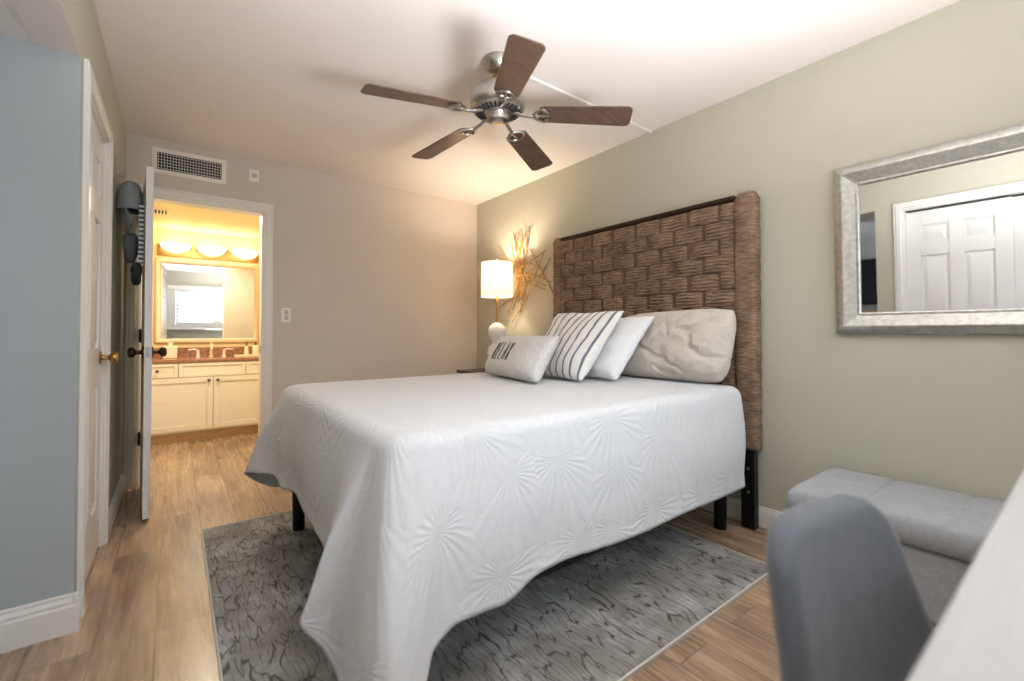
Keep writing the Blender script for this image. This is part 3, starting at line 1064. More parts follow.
# ------------------------------------------------------------------ rug
bm = new(); box(bm, 0.125, 2.15, 0.89, 2.90, 0.0, 0.012)
rug = tag(obj('area_rug', bm, M_RUG, bevel=0.004), 'grey area rug with dark crackle lines under the bed', 'rug')
bm = new(); box(bm, 0.118, 2.157, 0.882, 0.8895, 0.0, 0.0125); box(bm, 2.1505, 2.157, 0.8895, 2.9, 0.0, 0.0125); box(bm, 0.118, 0.1245, 0.8895, 2.9, 0.0, 0.0125); box(bm, 0.118, 2.157, 2.9005, 2.907, 0, 0.0125)
obj('rug_binding', bm, M_RUGEDGE, rug)

# ------------------------------------------------------------------ nightstand + lamp
ns = thing('nightstand', 'dark wood nightstand between the bed and the back corner', 'nightstand', (2.31, 3.28, 0))
bm = new(); box(bm, 2.08, 2.54, 2.98, 3.60, 0.69, 0.72)
obj('top', bm, M_ESPRESSO, ns, bevel=0.004)
bm = new(); box(bm, 2.10, 2.52, 3.0, 3.58, 0.48, 0.69)
obj('body', bm, M_ESPRESSO, ns, bevel=0.003)
bm = new(); box(bm, 2.082, 2.10, 3.02, 3.56, 0.50, 0.67)
dr = obj('drawer', bm, M_ESPRESSO, ns, bevel=0.003)
bm = new(); lathe(bm, [(0.006, 0), (0.006, 0.012), (0.014, 0.018), (0.012, 0.026), (0.0001, 0.028)], 14, M=Matrix.Translation((2.082, 3.29, 0.585)) @ Matrix.Rotation(R(-90), 4, 'Y'))
obj('knob', bm, M_NICKEL, dr, smooth=True)
for x in (2.12, 2.47):
    for y in (3.02, 3.53):
        bm = new(); box(bm, x, x + 0.035, y, y + 0.035, 0, 0.48)
        obj('leg', bm, M_ESPRESSO, ns, bevel=0.003)

LX, LY = 2.33, 3.30
lamp = thing('table_lamp', 'lit table lamp with white drum shade beside the headboard', 'table lamp', (LX, LY, 0.72))
bm = new(); lathe(bm, [(0.075, 0.72), (0.075, 0.735), (0.03, 0.745), (0.05, 0.78), (0.085, 0.84), (0.092, 0.885), (0.080, 0.93), (0.045, 0.965), (0.05, 0.985), (0.078, 1.03), (0.084, 1.075), (0.07, 1.12), (0.035, 1.15), (0.016, 1.158)], 32, (LX, LY, 0))
obj('base', bm, M_CERAMIC, lamp, smooth=True, angle=60)
bm = new(); lathe(bm, [(0.012, 1.158), (0.012, 1.34), (0.018, 1.342), (0.018, 1.37), (0.014, 1.40)], 16, (LX, LY, 0)); lathe(bm, [(0.003, 1.40), (0.003, 1.70)], 8, (LX + 0.0, LY + 0.03, 0))
obj('stem', bm, M_BRASS, lamp, smooth=True)
bm = new(); lathe(bm, [(0.01, 1.47), (0.03, 1.50), (0.036, 1.53), (0.028, 1.56), (0.0001, 1.572)], 20, (LX, LY, 0)); lathe(bm, [(0.013, 1.40), (0.013, 1.47)], 12, (LX, LY, 0))
obj('bulb', bm, glow_glass('warm_bulb', (255, 226, 180), 6.0), lamp, smooth=True)
bm = new(); lathe(bm, [(0.146, 1.39), (0.141, 1.70), (0.138, 1.70), (0.143, 1.39), (0.146, 1.39)], 48, (LX, LY, 0), cap=False)
obj('lamp_shade', bm, M_SHADE, lamp, smooth=True)
bm = new()
for k in range(3):
    a = k * 2 * PI / 3 + .4
    tube(bm, [(LX, LY, 1.695), (LX + 0.139 * math.cos(a), LY + 0.139 * math.sin(a), 1.695)], 0.002, 6)
lathe(bm, [(0.004, 1.69), (0.006, 1.715), (0.011, 1.727), (0.008, 1.738), (0.0001, 1.742)], 12, (LX, LY, 0))
obj('finial', bm, M_NICKEL, lamp, smooth=True)
point_light('table_lamp_light', (LX, LY, 1.60), 36, (1.0, 0.81, 0.59), 0.045)

# ------------------------------------------------------------------ twig wall art
art = thing('wall_art', 'gilded starburst of twigs on the wall between lamp and headboard', 'wall art', (XR, 3.12, 1.58))
ac = Vector((XR - 0.03, 3.12, 1.58))
TW = [(3.36,2.02,3.2,1.4),(3.27,2.01,3.31,1.51),(3.11,2.04,3.24,1.62),(3.21,2.02,3.15,1.49),(3.17,1.98,3.29,1.79),(3.39,1.92,3.25,1.4),(3.32,1.88,3.17,1.53),(3.24,1.93,3.24,1.37),(3.14,1.98,3.19,1.66),(3.58,1.91,3.43,1.72),(3.5,1.75,3.12,1.49),(3.12,1.83,2.8,1.4),(2.88,1.78,3.36,1.62),(2.83,1.71,3.06,1.45),(2.9,1.76,3.12,1.4),(3.37,1.16,3.06,1.45),(3.17,1.62,2.83,1.5),(3.18,1.59,2.88,1.47),(3.24,1.56,2.9,1.44),(3.19,1.52,2.93,1.59),(3.31,1.61,2.88,1.55),(3.62,1.31,3.17,1.46),(3.36,1.39,3.2,1.73),(3.44,1.25,3.32,1.41),(3.28,1.35,3.11,1.59),(3.33,1.51,2.98,1.67),(3.25,1.47,3.36,1.28),(3.21,1.43,3.25,1.25),(3.42,1.67,3.06,1.68),(3.27,1.75,2.93,1.63),(3.34,1.79,3.15,1.38),(3.3,2.0,3.17,1.62),(3.25,1.68,3.31,1.39)]
for k, (ya, za, yb_, zb_) in enumerate(TW):
    d = 0.022 * ((k * 7) % 11) / 11
    bend = random.uniform(-0.008, 0.008)
    pts = []
    for q in range(5):
        t = q / 4
        pts.append((XR - 0.012 - d, ya + (yb_ - ya) * t + bend * (1 - (2 * t - 1) ** 2), za + (zb_ - za) * t))
    bm = new(); tube(bm, pts, [random.uniform(0.004, 0.0065)] * 5, 7)
    obj('twig', bm, M_STICK, art, smooth=True)

# ------------------------------------------------------------------ silver wall mirror (hangs tilted slightly forward)
mir = thing('wall_mirror', 'large wall mirror in a silver leaf frame above the grey bench', 'mirror', (XR, 0.16, 1.06))
mw, mh = 1.21, 0.79
Mm = Matrix.Translation((XR - 0.004, 0.16, 1.06)) @ Matrix.Rotation(R(-1.7), 4, 'Y') @ Matrix.Rotation(R(-90), 4, 'Z') @ Matrix.Translation((0, 0, mh / 2))
bm = new()
frame_sweep(bm, mw, mh, [(0.0, 0.0), (0.0, 0.022), (0.006, 0.030), (0.034, 0.046), (0.040, 0.044), (0.085, 0.022), (0.092, 0.024), (0.098, 0.020), (0.098, 0.0)], Mm)
obj('frame', bm, M_SILVER, mir, bevel=0.0015, bseg=1)
bm = new(); box(bm, -mw / 2 + 0.097, mw / 2 - 0.097, -0.012, -0.004, -mh / 2 + 0.097, mh / 2 - 0.097, Mm)
obj('mirror_glass', bm, M_GLASSLOOK, mir)

# ------------------------------------------------------------------ bench
bn = thing('storage_bench', 'grey tweed storage bench with tufted lid under the silver mirror', 'bench', (2.30, 0.17, 0))
BXa, BXb, BYa, BYb = 2.045, 2.545, -0.45, 0.795
bm = new(); box(bm, BXa + 0.015, BXb - 0.005, BYa + 0.015, BYb - 0.015, 0.075, 0.315)
obj('body', bm, M_BENCH, bn, bevel=0.012, bseg=3)
bm = new()
NX, NY = 40, 96
top = {}
ncol = 5
for i in range(NX + 1):
    for j in range(NY + 1):
        u, v = i / NX, j / NY
        e = min(u, 1 - u) * (BXb - BXa); f = min(v, 1 - v) * (BYb - BYa)
        z = 0.425
        z -= 0.022 * math.exp(-e / 0.015) + 0.022 * math.exp(-f / 0.015)
        cv = (v * ncol) % 1; cv = min(cv, 1 - cv) / ncol * (BYb - BYa)
        cu = abs(u - 0.5) * (BXb - BXa)
        near_end = min(v, 1 - v) * ncol < 0.5
        z -= 0.010 * math.exp(-(cv / 0.008) ** 2) * (0 if near_end else 1)
        z -= 0.008 * math.exp(-(cu / 0.008) ** 2)
        top[i, j] = bm.verts.new((BXa + u * (BXb - BXa), BYa + v * (BYb - BYa), z))
for i in range(NX):
    for j in range(NY):
        bm.faces.new((top[i, j], top[i + 1, j], top[i + 1, j + 1], top[i, j + 1]))
edge = [top[i, 0] for i in range(NX + 1)] + [top[NX, j] for j in range(1, NY + 1)] + [top[i, NY] for i in range(NX - 1, -1, -1)] + [top[0, j] for j in range(NY - 1, 0, -1)]
low = [bm.verts.new((v.co.x, v.co.y, 0.330)) for v in edge]
low2 = [bm.verts.new((v.co.x + (0.01 if v.co.x < 2.3 else -0.01), v.co.y, 0.320)) for v in edge]
n_ = len(edge)
for k in range(n_):
    bm.faces.new((edge[k], edge[(k + 1) % n_], low[(k + 1) % n_], low[k])); bm.faces.new((low[k], low[(k + 1) % n_], low2[(k + 1) % n_], low2[k]))
bm.faces.new(low2)
obj('lid', bm, M_BENCH, bn, smooth=True, angle=60)
for x in (BXa + 0.05, BXb - 0.05):
    for y in (BYa + 0.05, BYb - 0.05):
        obj('foot', leg_bm(x, y, 0, 0.08, 0.018, 0.024), M_ESPRESSO, bn, smooth=True)

# ------------------------------------------------------------------ desk and chair
dk = thing('desk', 'white desk at the lower right corner beside the charcoal chair', 'desk', (1.1, -0.2, 0))
bm = new(); box(bm, 0.40, 1.78, -0.50, 0.109, 0.722, 0.75)
obj('desktop', bm, M_DESK, dk, bevel=0.004)
for x in (0.43, 1.71):
    for y in (-0.47, 0.04):
        bm = new(); box(bm, x, x + 0.045, y, y + 0.045, 0, 0.722)
        obj('leg', bm, M_DESK, dk, bevel=0.003)
bm = new(); box(bm, 0.475, 1.71, -0.465, -0.445, 0.55, 0.722)
obj('modesty_panel', bm, M_DESK, dk)

CHX, CHY, CHR = 0.842, 0.03, R(-9)
ch = thing('desk_chair', 'charcoal velvet chair tucked under the white desk', 'chair', (CHX, CHY, 0), CHR)


def shell(nu=36, nv=40):
    """backrest: local x across, +y to the back; thick soft pad, narrower and rounded at the top"""
    bm = new()
    H0, H1 = 0.42, 0.775
    rings = []
    for s, rev in ((1, False), (-1, True)):
        g = {}
        for i in range(nu + 1):
            for j in range(nv + 1):
                a, b = -1 + 2 * i / nu, j / nv
                hw = 0.222 - 0.062 * b
                # superellipse rounding at the top corners
                if b > 0.78:
                    q = (b - 0.78) / 0.22
                    hw -= 0.085 * (1 - math.sqrt(max(0.0, 1 - q * q)))
                z = H0 + (H1 - H0) * b
                x = a * hw
                yb = 0.195 + 0.075 * b ** 1.1 - 0.030 * (x / 0.23) ** 2
                ed = min(1.0, (1 - abs(a)) * hw / 0.028, (1 - b) * (H1 - H0) / 0.028 + 0.0)
                tk = 0.024 * math.sqrt(max(0.0, 1 - (1 - max(0, ed)) ** 2))
                g[i, j] = (x, yb - s * tk, z)
        rings.append(g)
    vf = {k: bm.verts.new(p) for k, p in rings[0].items()}
    vb = {k: (vf[k] if (k[0] in (0, nu) or k[1] == nv) else bm.verts.new(p)) for k, p in rings[1].items()}
    for i in range(nu):
        for j in range(nv):
            bm.faces.new((vf[i, j], vf[i + 1, j], vf[i + 1, j + 1], vf[i, j + 1]))
            try:
                bm.faces.new((vb[i, j + 1], vb[i + 1, j + 1], vb[i + 1, j], vb[i, j]))
            except ValueError:
                pass
    for i in range(nu):
        if i not in (0,) and True:
            pass
    bot_f = [vf[i, 0] for i in range(nu + 1)]; bot_b = [vb[i, 0] for i in range(nu, -1, -1) if vb[i, 0] is not vf[i, 0]]
    bm.faces.new(bot_f + bot_b)
    return bm


obj('backrest', shell(), M_CHAIR, ch, world=False, smooth=True, angle=80)
bm = new()
lathe(bm, [(0.0001, 0.40), (0.19, 0.402), (0.225, 0.42), (0.232, 0.445), (0.215, 0.467), (0.15, 0.475), (0.0001, 0.474)], 36)
for v in bm.verts: v.co.y *= 0.97
obj('seat', bm, M_CHAIR, ch, world=False, smooth=True)
for sx in (-1, 1):
    for sy in (-1, 1):
        bm = new(); tube(bm, [(sx * 0.13, sy * 0.13, 0.40), (sx * 0.20, sy * 0.19, 0.0)], [0.015, 0.010], 12)
        obj('leg', bm, M_BLACK, ch, world=False, smooth=True)

# ------------------------------------------------------------------ ceiling fan
FX, FY = 1.285, 1.815
fan = thing('ceiling_fan', 'brushed nickel ceiling fan with five walnut blades above the bed', 'ceiling fan', (FX, FY, HC))
c0 = (FX, FY, 0)
bm = new(); lathe(bm, [(0.018, 2.372), (0.040, 2.376), (0.060, 2.392), (0.072, 2.42), (0.075, 2.4395)], 36, c0)
obj('canopy', bm, M_NICKEL, fan, smooth=True)
bm = new(); lathe(bm, [(0.013, 2.31), (0.013, 2.372)], 16, c0); lathe(bm, [(0.018, 2.325), (0.028, 2.337), (0.028, 2.355), (0.018, 2.366)], 18, c0)
obj('downrod', bm, M_BRASS, fan, smooth=True)
bm = new(); lathe(bm, [(0.062, 2.166), (0.118, 2.175), (0.136, 2.192), (0.139, 2.215), (0.139, 2.258), (0.130, 2.278), (0.09, 2.294), (0.03, 2.306), (0.012, 2.308)], 48, c0)
mh_ = obj('motor_housing', bm, M_NICKEL, fan, smooth=True, angle=45)
bm = new()
for k in range(30):
    a = 2 * PI * k / 30
    Mv = Matrix.Translation(c0) @ Matrix.Rotation(a, 4, 'Z') @ Matrix.Translation((0.094, 0, 2.1705)) @ Matrix.Rotation(R(-9), 4, 'Y')
    box(bm, -0.020, 0.020, -0.0045, 0.0045, -0.003, 0.0015, Mv)
obj('vent_slots', bm, M_DARKGAP, mh_)
bm = new(); lathe(bm, [(0.0001, 2.126), (0.045, 2.127), (0.054, 2.132), (0.056, 2.145), (0.060, 2.160), (0.070, 2.1665)], 36, c0)
obj('switch_housing', bm, M_NICKEL, fan, smooth=True, angle=45)
bm = new(); lathe(bm, [(0.0001, 2.118), (0.03, 2.119), (0.038, 2.125)], 28, c0)
obj('bottom_cap', bm, M_NICKEL, fan, smooth=True)
PH = 172.4
for k in range(5):
    a = R(PH - 72 * k)
    Mr = Matrix.Translation((FX, FY, 2.168)) @ Matrix.Rotation(a, 4, 'Z') @ Matrix.Rotation(R(4.6), 4, 'Y')
    Mp = Mr @ Matrix.Rotation(R(-11), 4, 'X')
    # blade
    bm = new()
    out = []
    L0, L1 = 0.205, 0.66
    for q in range(9):
        t = q / 8 * PI / 2
        out.append((L1 - 0.03 + 0.03 * math.sin(t), -0.072 + 0.03 - 0.03 * math.cos(t)))
    for q in range(9):
        t = q / 8 * PI / 2
        out.append((L1 - 0.03 + 0.03 * math.cos(t), 0.072 - 0.03 + 0.03 * math.sin(t)))
    for q in range(9):
        t = q / 8 * PI
        out.append((L0 + 0.03 - 0.035 * math.sin(t), 0.060 * math.cos(t)))
    prism(bm, out, 0.0, 0.006, Mp)
    obj('blade', bm, M_WALNUT, fan, bevel=0.0015, bseg=1)
    # bracket: arm + openwork plate
    bm = new()
    tube(bm, [Mr @ Vector((0.08, 0, 0.012)), Mr @ Vector((0.12, 0, -0.004)), Mr @ Vector((0.165, 0, -0.010)), Mp @ Vector((0.20, 0, -0.006))], [0.011, 0.009, 0.009, 0.009], 10)
    pts = []
    for q in range(17):
        t = -1 + 2 * q / 16
        pts.append(Mp @ Vector((0.262 - 0.035 * t * t, 0.046 * t, -0.005)))
    tube(bm, pts, 0.008, 8)
    for sgn in (-1, 1):
        tube(bm, [Mp @ Vector((0.178, 0, -0.008)), Mp @ Vector((0.195, sgn * 0.028, -0.006)), Mp @ Vector((0.227, sgn * 0.046, -0.005))], 0.0075, 8)
    tube(bm, [Mp @ Vector((0.19, 0, -0.007)), Mp @ Vector((0.262, 0, -0.005))], 0.006, 8)
    for px, py in ((0.235, 0.025), (0.235, -0.025), (0.262, 0)):
        lathe(bm, [(0.007, -0.013), (0.007, -0.002)], 10, M=Mp @ Matrix.Translation((px, py, 0)))
    obj('blade_bracket', bm, M_NICKEL, fan, smooth=True, angle=60)

# wire raceway along the ceiling from fan to wall
bm = new(); box(bm, FX + 0.08, XR - 0.001, 1.818, 1.836, HC - 0.012, HC - 0.0005)
tag(obj('wire_raceway', bm, M_WHITEP, bevel=0.003), 'thin white wire raceway on the ceiling from the fan to the wall', 'raceway')

# ------------------------------------------------------------------ back wall fittings
vt = thing('air_vent', 'white air vent grille above the bathroom door', 'air vent', (0.077, YB, 2.29))
bm = new(); frame_sweep(bm, 0.445, 0.185, [(0, 0), (0, 0.006), (0.018, 0.012), (0.030, 0.010), (0.030, 0.0)], Matrix.Translation((0.077, YB, 2.29)))
obj('frame', bm, M_WHITEP, vt, bevel=0.0015, bseg=1)
bm = new(); box(bm, 0.077 - 0.192, 0.077 + 0.192, YB - 0.002, YB - 0.0005, 2.29 - 0.062, 2.29 + 0.062)
obj('backing', bm, M_DARKGAP, vt)
bm = new()
for k in range(23):
    x = 0.077 - 0.185 + k * 0.37 / 22
    box(bm, x - 0.0013, x + 0.0013, YB - 0.009, YB - 0.003, 2.29 - 0.062, 2.29 + 0.062)
for k in range(6):
    z = 2.29 - 0.052 + k * 0.104 / 5
    box(bm, 0.077 - 0.19, 0.077 + 0.19, YB - 0.0085, YB - 0.004, z - 0.0012, z + 0.0012)
obj('grille', bm, M_WHITEP, vt)

sd = thing('wall_sensor', 'small square white sensor plate beside the air vent', 'sensor', (0.485, YB, 2.306))
bm = new(); box(bm, 0.449, 0.521, YB - 0.012, YB, 2.256, 2.356)
obj('cover', bm, M_WHITEP, sd, bevel=0.006)
bm = new(); box(bm, 0.468, 0.502, YB - 0.016, YB - 0.012, 2.29, 2.325)
obj('lens', bm, M_GREYP, sd, bevel=0.003)
sw = thing('light_switch', 'white double light switch right of the bathroom doorway', 'light switch', (0.722, YB, 1.208))
bm = new(); box(bm, 0.686, 0.758, YB - 0.006, YB, 1.150, 1.266)
obj('plate', bm, M_WHITEP, sw, bevel=0.003)
for z in (1.186, 1.230):
    bm = new(); box(bm, 0.708, 0.736, YB - 0.011, YB - 0.006, z - 0.017, z + 0.017)
    obj('rocker', bm, M_GREYP, sw, bevel=0.002)

# ------------------------------------------------------------------ hooks and hats on the back of the open door
du = Vector((math.cos(ang), math.sin(ang), 0))     # along the door, hinge -> latch
dn = Vector((-du.y, du.x, 0))                       # local +y
if dn.x > 0: dn = -dn                               # towards the left wall
Pd = Vector((hx, hy, 0))
def dpt_(s, out, z): return Pd + du * s + dn * (0.0175 + out) + Vector((0, 0, z))
hk = thing('over_door_hook', 'metal hook strip hanging over the top of the open bathroom door', 'hook rack', dpt_(0.25, 0.0, 1.9))
bm = new()
for s in (0.14, 0.36):
    tube(bm, [dpt_(s, -0.037, 1.96), dpt_(s, -0.037, 1.9985), dpt_(s, 0.0035, 1.9985), dpt_(s, 0.0045, 1.84)], 0.0022, 6)
tube(bm, [dpt_(0.08, 0.0065, 1.86), dpt_(0.44, 0.0065, 1.86)], 0.003, 6)
obj('strap', bm, M_NICKEL, hk, smooth=True)
for s in (0.11, 0.20, 0.30, 0.41):
    bm = new(); tube(bm, [dpt_(s, 0.007, 1.862), dpt_(s, 0.010, 1.83), dpt_(s, 0.022, 1.815), dpt_(s, 0.030, 1.828), dpt_(s, 0.031, 1.845)], 0.003, 7)
    obj('hook', bm, M_NICKEL, hk, smooth=True)


def cap_bm(c, ax_out, ax_s, rx, ry, rz):
    """crown of a cap: dome lying against the door, opening downwards"""
    bm = new()
    rg = []
    for j in range(13):
        ph = (PI / 2) * j / 12
        r = math.cos(ph) ** 0.5; h = math.sin(ph)
        rg.append([bm.verts.new(c + ax_s * (rx * r * math.cos(2 * PI * k / 32)) + ax_out * (ry * r * math.sin(2 * PI * k / 32)) + Vector((0, 0, rz * h + 0.004 * noise.noise(Vector((j * .5, k * .4, 1)))))) for k in range(32)])
    for a, b in zip(rg, rg[1:]):
        for k in range(32):
            bm.faces.new((a[k], a[(k + 1) % 32], b[(k + 1) % 32], b[k]))
    return bm


wk = thing('wall_hook', 'small grey hook on the left wall above the grey cap', 'hook', (XL, 3.42, 1.95))
bm = new(); box(bm, XL + 0.0005, XL + 0.006, 3.405, 3.435, 1.955, 2.085)
obj('plate', bm, M_GREYP, wk, bevel=0.002)
bm = new(); tube(bm, [(XL + 0.006, 3.42, 1.985), (XL + 0.02, 3.42, 1.975), (XL + 0.03, 3.42, 1.985), (XL + 0.032, 3.42, 2.0)], 0.004, 8)
obj('hook', bm, M_GREYP, wk, smooth=True)
ca = dpt_(0.585, 0.064, 1.775)
cp = thing('cap', 'light grey baseball cap hung behind the open bathroom door', 'cap', ca)
obj('crown', cap_bm(ca, dn, du, 0.085, 0.061, 0.17), M_CAP, cp, smooth=True, angle=180).modifiers.new('t', 'SOLIDIFY').thickness = 0.003
bm = new()
g = []
for i in range(13):
    t = -1 + 2 * i / 12
    g.append([bm.verts.new(ca + du * (0.083 * t * (1 - .05 * q)) + dn * (0.030 + 0.02 * (1 - t * t) - 0.012 * q) + Vector((0, 0, 0.02 - (0.028 + 0.022 * (1 - t * t)) * q))) for q in range(4)])
for a, b in zip(g, g[1:]):
    for q in range(3):
        bm.faces.new((a[q], a[q + 1], b[q + 1], b[q]))
obj('bill', bm, M_CAP, cp, smooth=True, angle=180).modifiers.new('t', 'SOLIDIFY').thickness = 0.003


def pouch(c, w, d, h, bot=0.7, seed=1):
    bm = new()
    rg = []
    n = 16
    for j in range(n + 1):
        t = j / n
        sc = (bot + (1 - bot) * t) * (1 - (abs(2 * t - 1)) ** 6 * 0.5)
        rg.append([])
        for k in range(28):
            a = 2 * PI * k / 28
            ca_, sa_ = math.cos(a), math.sin(a)
            p = c + du * (w * sc * math.copysign(abs(ca_) ** 0.7, ca_)) + dn * (d * sc * math.copysign(abs(sa_) ** 0.8, sa_)) + Vector((0, 0, -h * (1 - t)))
            p += dn * 0.006 * noise.noise(Vector((a, t * 5, seed)))
            rg[-1].append(bm.verts.new(p))
    for a, b in zip(rg, rg[1:]):
        for k in range(28):
            bm.faces.new((a[k], a[(k + 1) % 28], b[(k + 1) % 28], b[k]))
    bm.faces.new(rg[0][::-1]); bm.faces.new(rg[-1])
    return bm


pb = dpt_(0.565, 0.062, 1.645)
bg = thing('drawstring_bag', 'slate grey bag hanging below the light grey cap', 'bag', pb)
obj('body', pouch(pb, 0.07, 0.044, 0.17, 0.6, 2), M_BAG, bg, smooth=True, angle=180)
pk = dpt_(0.62, 0.036, 1.47)
bp = thing('pouch', 'small black pouch hanging lowest on the open bathroom door', 'pouch', pk)
obj('body', pouch(pk, 0.055, 0.028, 0.13, 0.8, 5), M_BLACKCLOTH, bp, smooth=True, angle=180)
bm = new(); box(bm, -0.001, 0.001, -0.012, 0.012, 0.0, 0.345, Matrix.Translation(dpt_(0.68, 0.016, 1.462)) @ Matrix.Rotation(ang, 4, 'Z'))
def strap_mat():
    m = NT('striped_webbing')
    v = m.coords('Object', (0, 0, 1))
    sp = m.n('ShaderNodeSeparateXYZ'); m.l(v, sp.inputs[0])
    fr = m.math('FRACT', m.math('MULTIPLY', sp.outputs[2], 38))
    m.l(m.ramp(fr, [(0.45, lin((220, 226, 232))), (0.55, lin((74, 86, 100)))]), m.b.inputs['Base Color'])
    m.b.inputs['Roughness'].default_value = 0.8
    return m.m
obj('strap', bm, strap_mat(), bp)

# ------------------------------------------------------------------ bathroom
VX0, VX1, VY, VYB = -0.30, 0.91, 5.36, BY
van = thing('vanity_cabinet', 'cream bathroom vanity cabinet with two doors seen through the doorway', 'vanity', (0.305, 5.6, 0))
bm = new(); box(bm, VX0, VX1, VY, VYB - 0.002, 0.095, 0.775)
obj('body', bm, M_VANITY, van, bevel=0.003)
bm = new(); box(bm, VX0, VX1, VY + 0.035, VYB - 0.004, 0.0, 0.095)
obj('toe_kick', bm, M_OAK, van)


def shaker(x0, x1, z0, z1, fr=0.05):
    bm = new()
    y0, y1 = VY - 0.02, VY - 0.0005
    box(bm, x0, x0 + fr, y0, y1, z0, z1); box(bm, x1 - fr, x1, y0, y1, z0, z1)
    box(bm, x0 + fr, x1 - fr, y0, y1, z0, z0 + fr); box(bm, x0 + fr, x1 - fr, y0, y1, z1 - fr, z1)
    box(bm, x0 + fr, x1 - fr, y0 + 0.009, y1, z0 + fr, z1 - fr)
    return bm


def cab_knob(x, z, parent):
    bm = new(); lathe(bm, [(0.006, 0), (0.006, 0.012), (0.015, 0.018), (0.014, 0.026), (0.0001, 0.03)], 16, M=Matrix.Translation((x, VY - 0.02, z)) @ Matrix.Rotation(R(90), 4, 'X'))
    obj('knob', bm, M_DARKNICKEL, parent, smooth=True)


d_l = obj('door', shaker(VX0 + 0.008, 0.302, 0.115, 0.625), M_VANITY, van, bevel=0.002, bseg=1); cab_knob(0.268, 0.592, d_l)
d_r = obj('door', shaker(0.308, VX1 - 0.008, 0.115, 0.625), M_VANITY, van, bevel=0.002, bseg=1); cab_knob(0.342, 0.592, d_r)
for x0, x1, kn in ((VX0 + 0.008, 0.022, True), (0.028, 0.582, False), (0.588, VX1 - 0.008, True)):
    d_ = obj('drawer', shaker(x0, x1, 0.632, 0.768, 0.03), M_VANITY, van, bevel=0.002, bseg=1)
    if kn: cab_knob((x0 + x1) / 2, 0.70, d_)
ct = thing('countertop', 'brown granite counter on the bathroom vanity', 'countertop', (0.305, 5.6, 0.776))
bm = new(); box(bm, BX0 + 0.002, BX1 - 0.002, VY - 0.03, BY - 0.001, 0.776, 0.806)
obj('slab', bm, M_GRANITE, ct, bevel=0.004)
bm = new(); box(bm, BX0 + 0.004, BX1 - 0.004, BY - 0.022, BY - 0.002, 0.806, 0.905)
tag(obj('backsplash', bm, M_GRANITE, bevel=0.003), 'low brown granite backsplash behind the bathroom faucet', 'backsplash')

fc = thing('faucet', 'cream two-handle faucet at the middle of the vanity counter', 'faucet', (0.30, 5.72, 0.806))
M_FAUCET = mat('pale_gold_chrome', (236, 228, 210), 0.2, 0.3)
bm = new(); lathe(bm, [(0.022, 0.806), (0.020, 0.815), (0.013, 0.83), (0.012, 0.90)], 18, (0.305, 5.74, 0)); tube(bm, [(0.305, 5.74, 0.895), (0.305, 5.735, 0.925), (0.305, 5.70, 0.935), (0.305, 5.64, 0.905), (0.305, 5.625, 0.885)], [0.012, 0.013, 0.012, 0.010, 0.009], 12)
lathe(bm, [(0.006, 0.92), (0.006, 0.95), (0.011, 0.965), (0.0001, 0.975)], 12, (0.305, 5.75, 0))
obj('spout', bm, M_FAUCET, fc, smooth=True)
for x, s in ((0.19, -1), (0.42, 1)):
    bm = new(); lathe(bm, [(0.022, 0.806), (0.018, 0.82), (0.012, 0.85), (0.013, 0.87), (0.009, 0.88)], 16, (x, 5.74, 0))
    tube(bm, [(x, 5.74, 0.872), (x + 0.03 * s, 5.735, 0.89), (x + 0.085 * s, 5.73, 0.882)], [0.009, 0.008, 0.006], 10)
    obj('lever', bm, M_FAUCET, fc, smooth=True)

sb = thing('soap_bottle', 'white pump bottle on the tray, farther from the faucet', 'bottle', (0.71, 5.66, 0.82))
M_SOAP = mat('cream_bottle', (240, 226, 196), 0.3)
bm = new(); lathe(bm, [(0.028, 0.8205), (0.031, 0.826), (0.031, 0.905), (0.02, 0.922), (0.012, 0.926)], 20, (0.71, 5.66, 0))
obj('body', bm, M_SOAP, sb, smooth=True)
bm = new(); lathe(bm, [(0.012, 0.926), (0.012, 0.94), (0.005, 0.942), (0.005, 0.965)], 12, (0.71, 5.66, 0)); tube(bm, [(0.71, 5.66, 0.963), (0.71, 5.625, 0.96)], 0.005, 8)
obj('pump', bm, M_BRONZE, sb, smooth=True)
s2 = thing('soap_bottle', 'slim pump bottle on the tray, nearer the faucet', 'bottle', (0.625, 5.68, 0.82))
bm = new(); lathe(bm, [(0.020, 0.8205), (0.022, 0.826), (0.020, 0.89), (0.012, 0.912), (0.010, 0.92)], 20, (0.625, 5.68, 0))
obj('body', bm, M_SOAP, s2, smooth=True)
bm = new(); lathe(bm, [(0.010, 0.92), (0.010, 0.935), (0.004, 0.937), (0.004, 0.965)], 12, (0.625, 5.68, 0)); tube(bm, [(0.625, 5.68, 0.962), (0.625, 5.65, 0.959)], 0.0045, 8)
obj('pump', bm, M_BRONZE, s2, smooth=True)
bm = new()
prism(bm, [(0.52, 5.58), (0.80, 5.58), (0.81, 5.6), (0.81, 5.74), (0.80, 5.76), (0.52, 5.76), (0.51, 5.74), (0.51, 5.6)], 0.8062, 0.8202)
tag(obj('tray', bm, M_SOAP, bevel=0.003), 'low cream tray under the pump bottles', 'tray')
tb = thing('tissue_box', 'white tissue box at the left end of the vanity counter', 'tissue box', (-0.04, 5.63, 0.807))
bm = new(); box(bm, -0.10, 0.015, 5.57, 5.69, 0.807, 0.93)
obj('box', bm, M_SOAP, tb, bevel=0.006)
bm = new()
for k in range(5):
    a = k * 1.3
    tube(bm, [(-0.042, 5.63, 0.925), (-0.042 + 0.018 * math.cos(a), 5.63 + 0.018 * math.sin(a), 0.965)], [0.014, 0.003], 8)
obj('tissue', bm, M_WHITEP, tb, smooth=True)

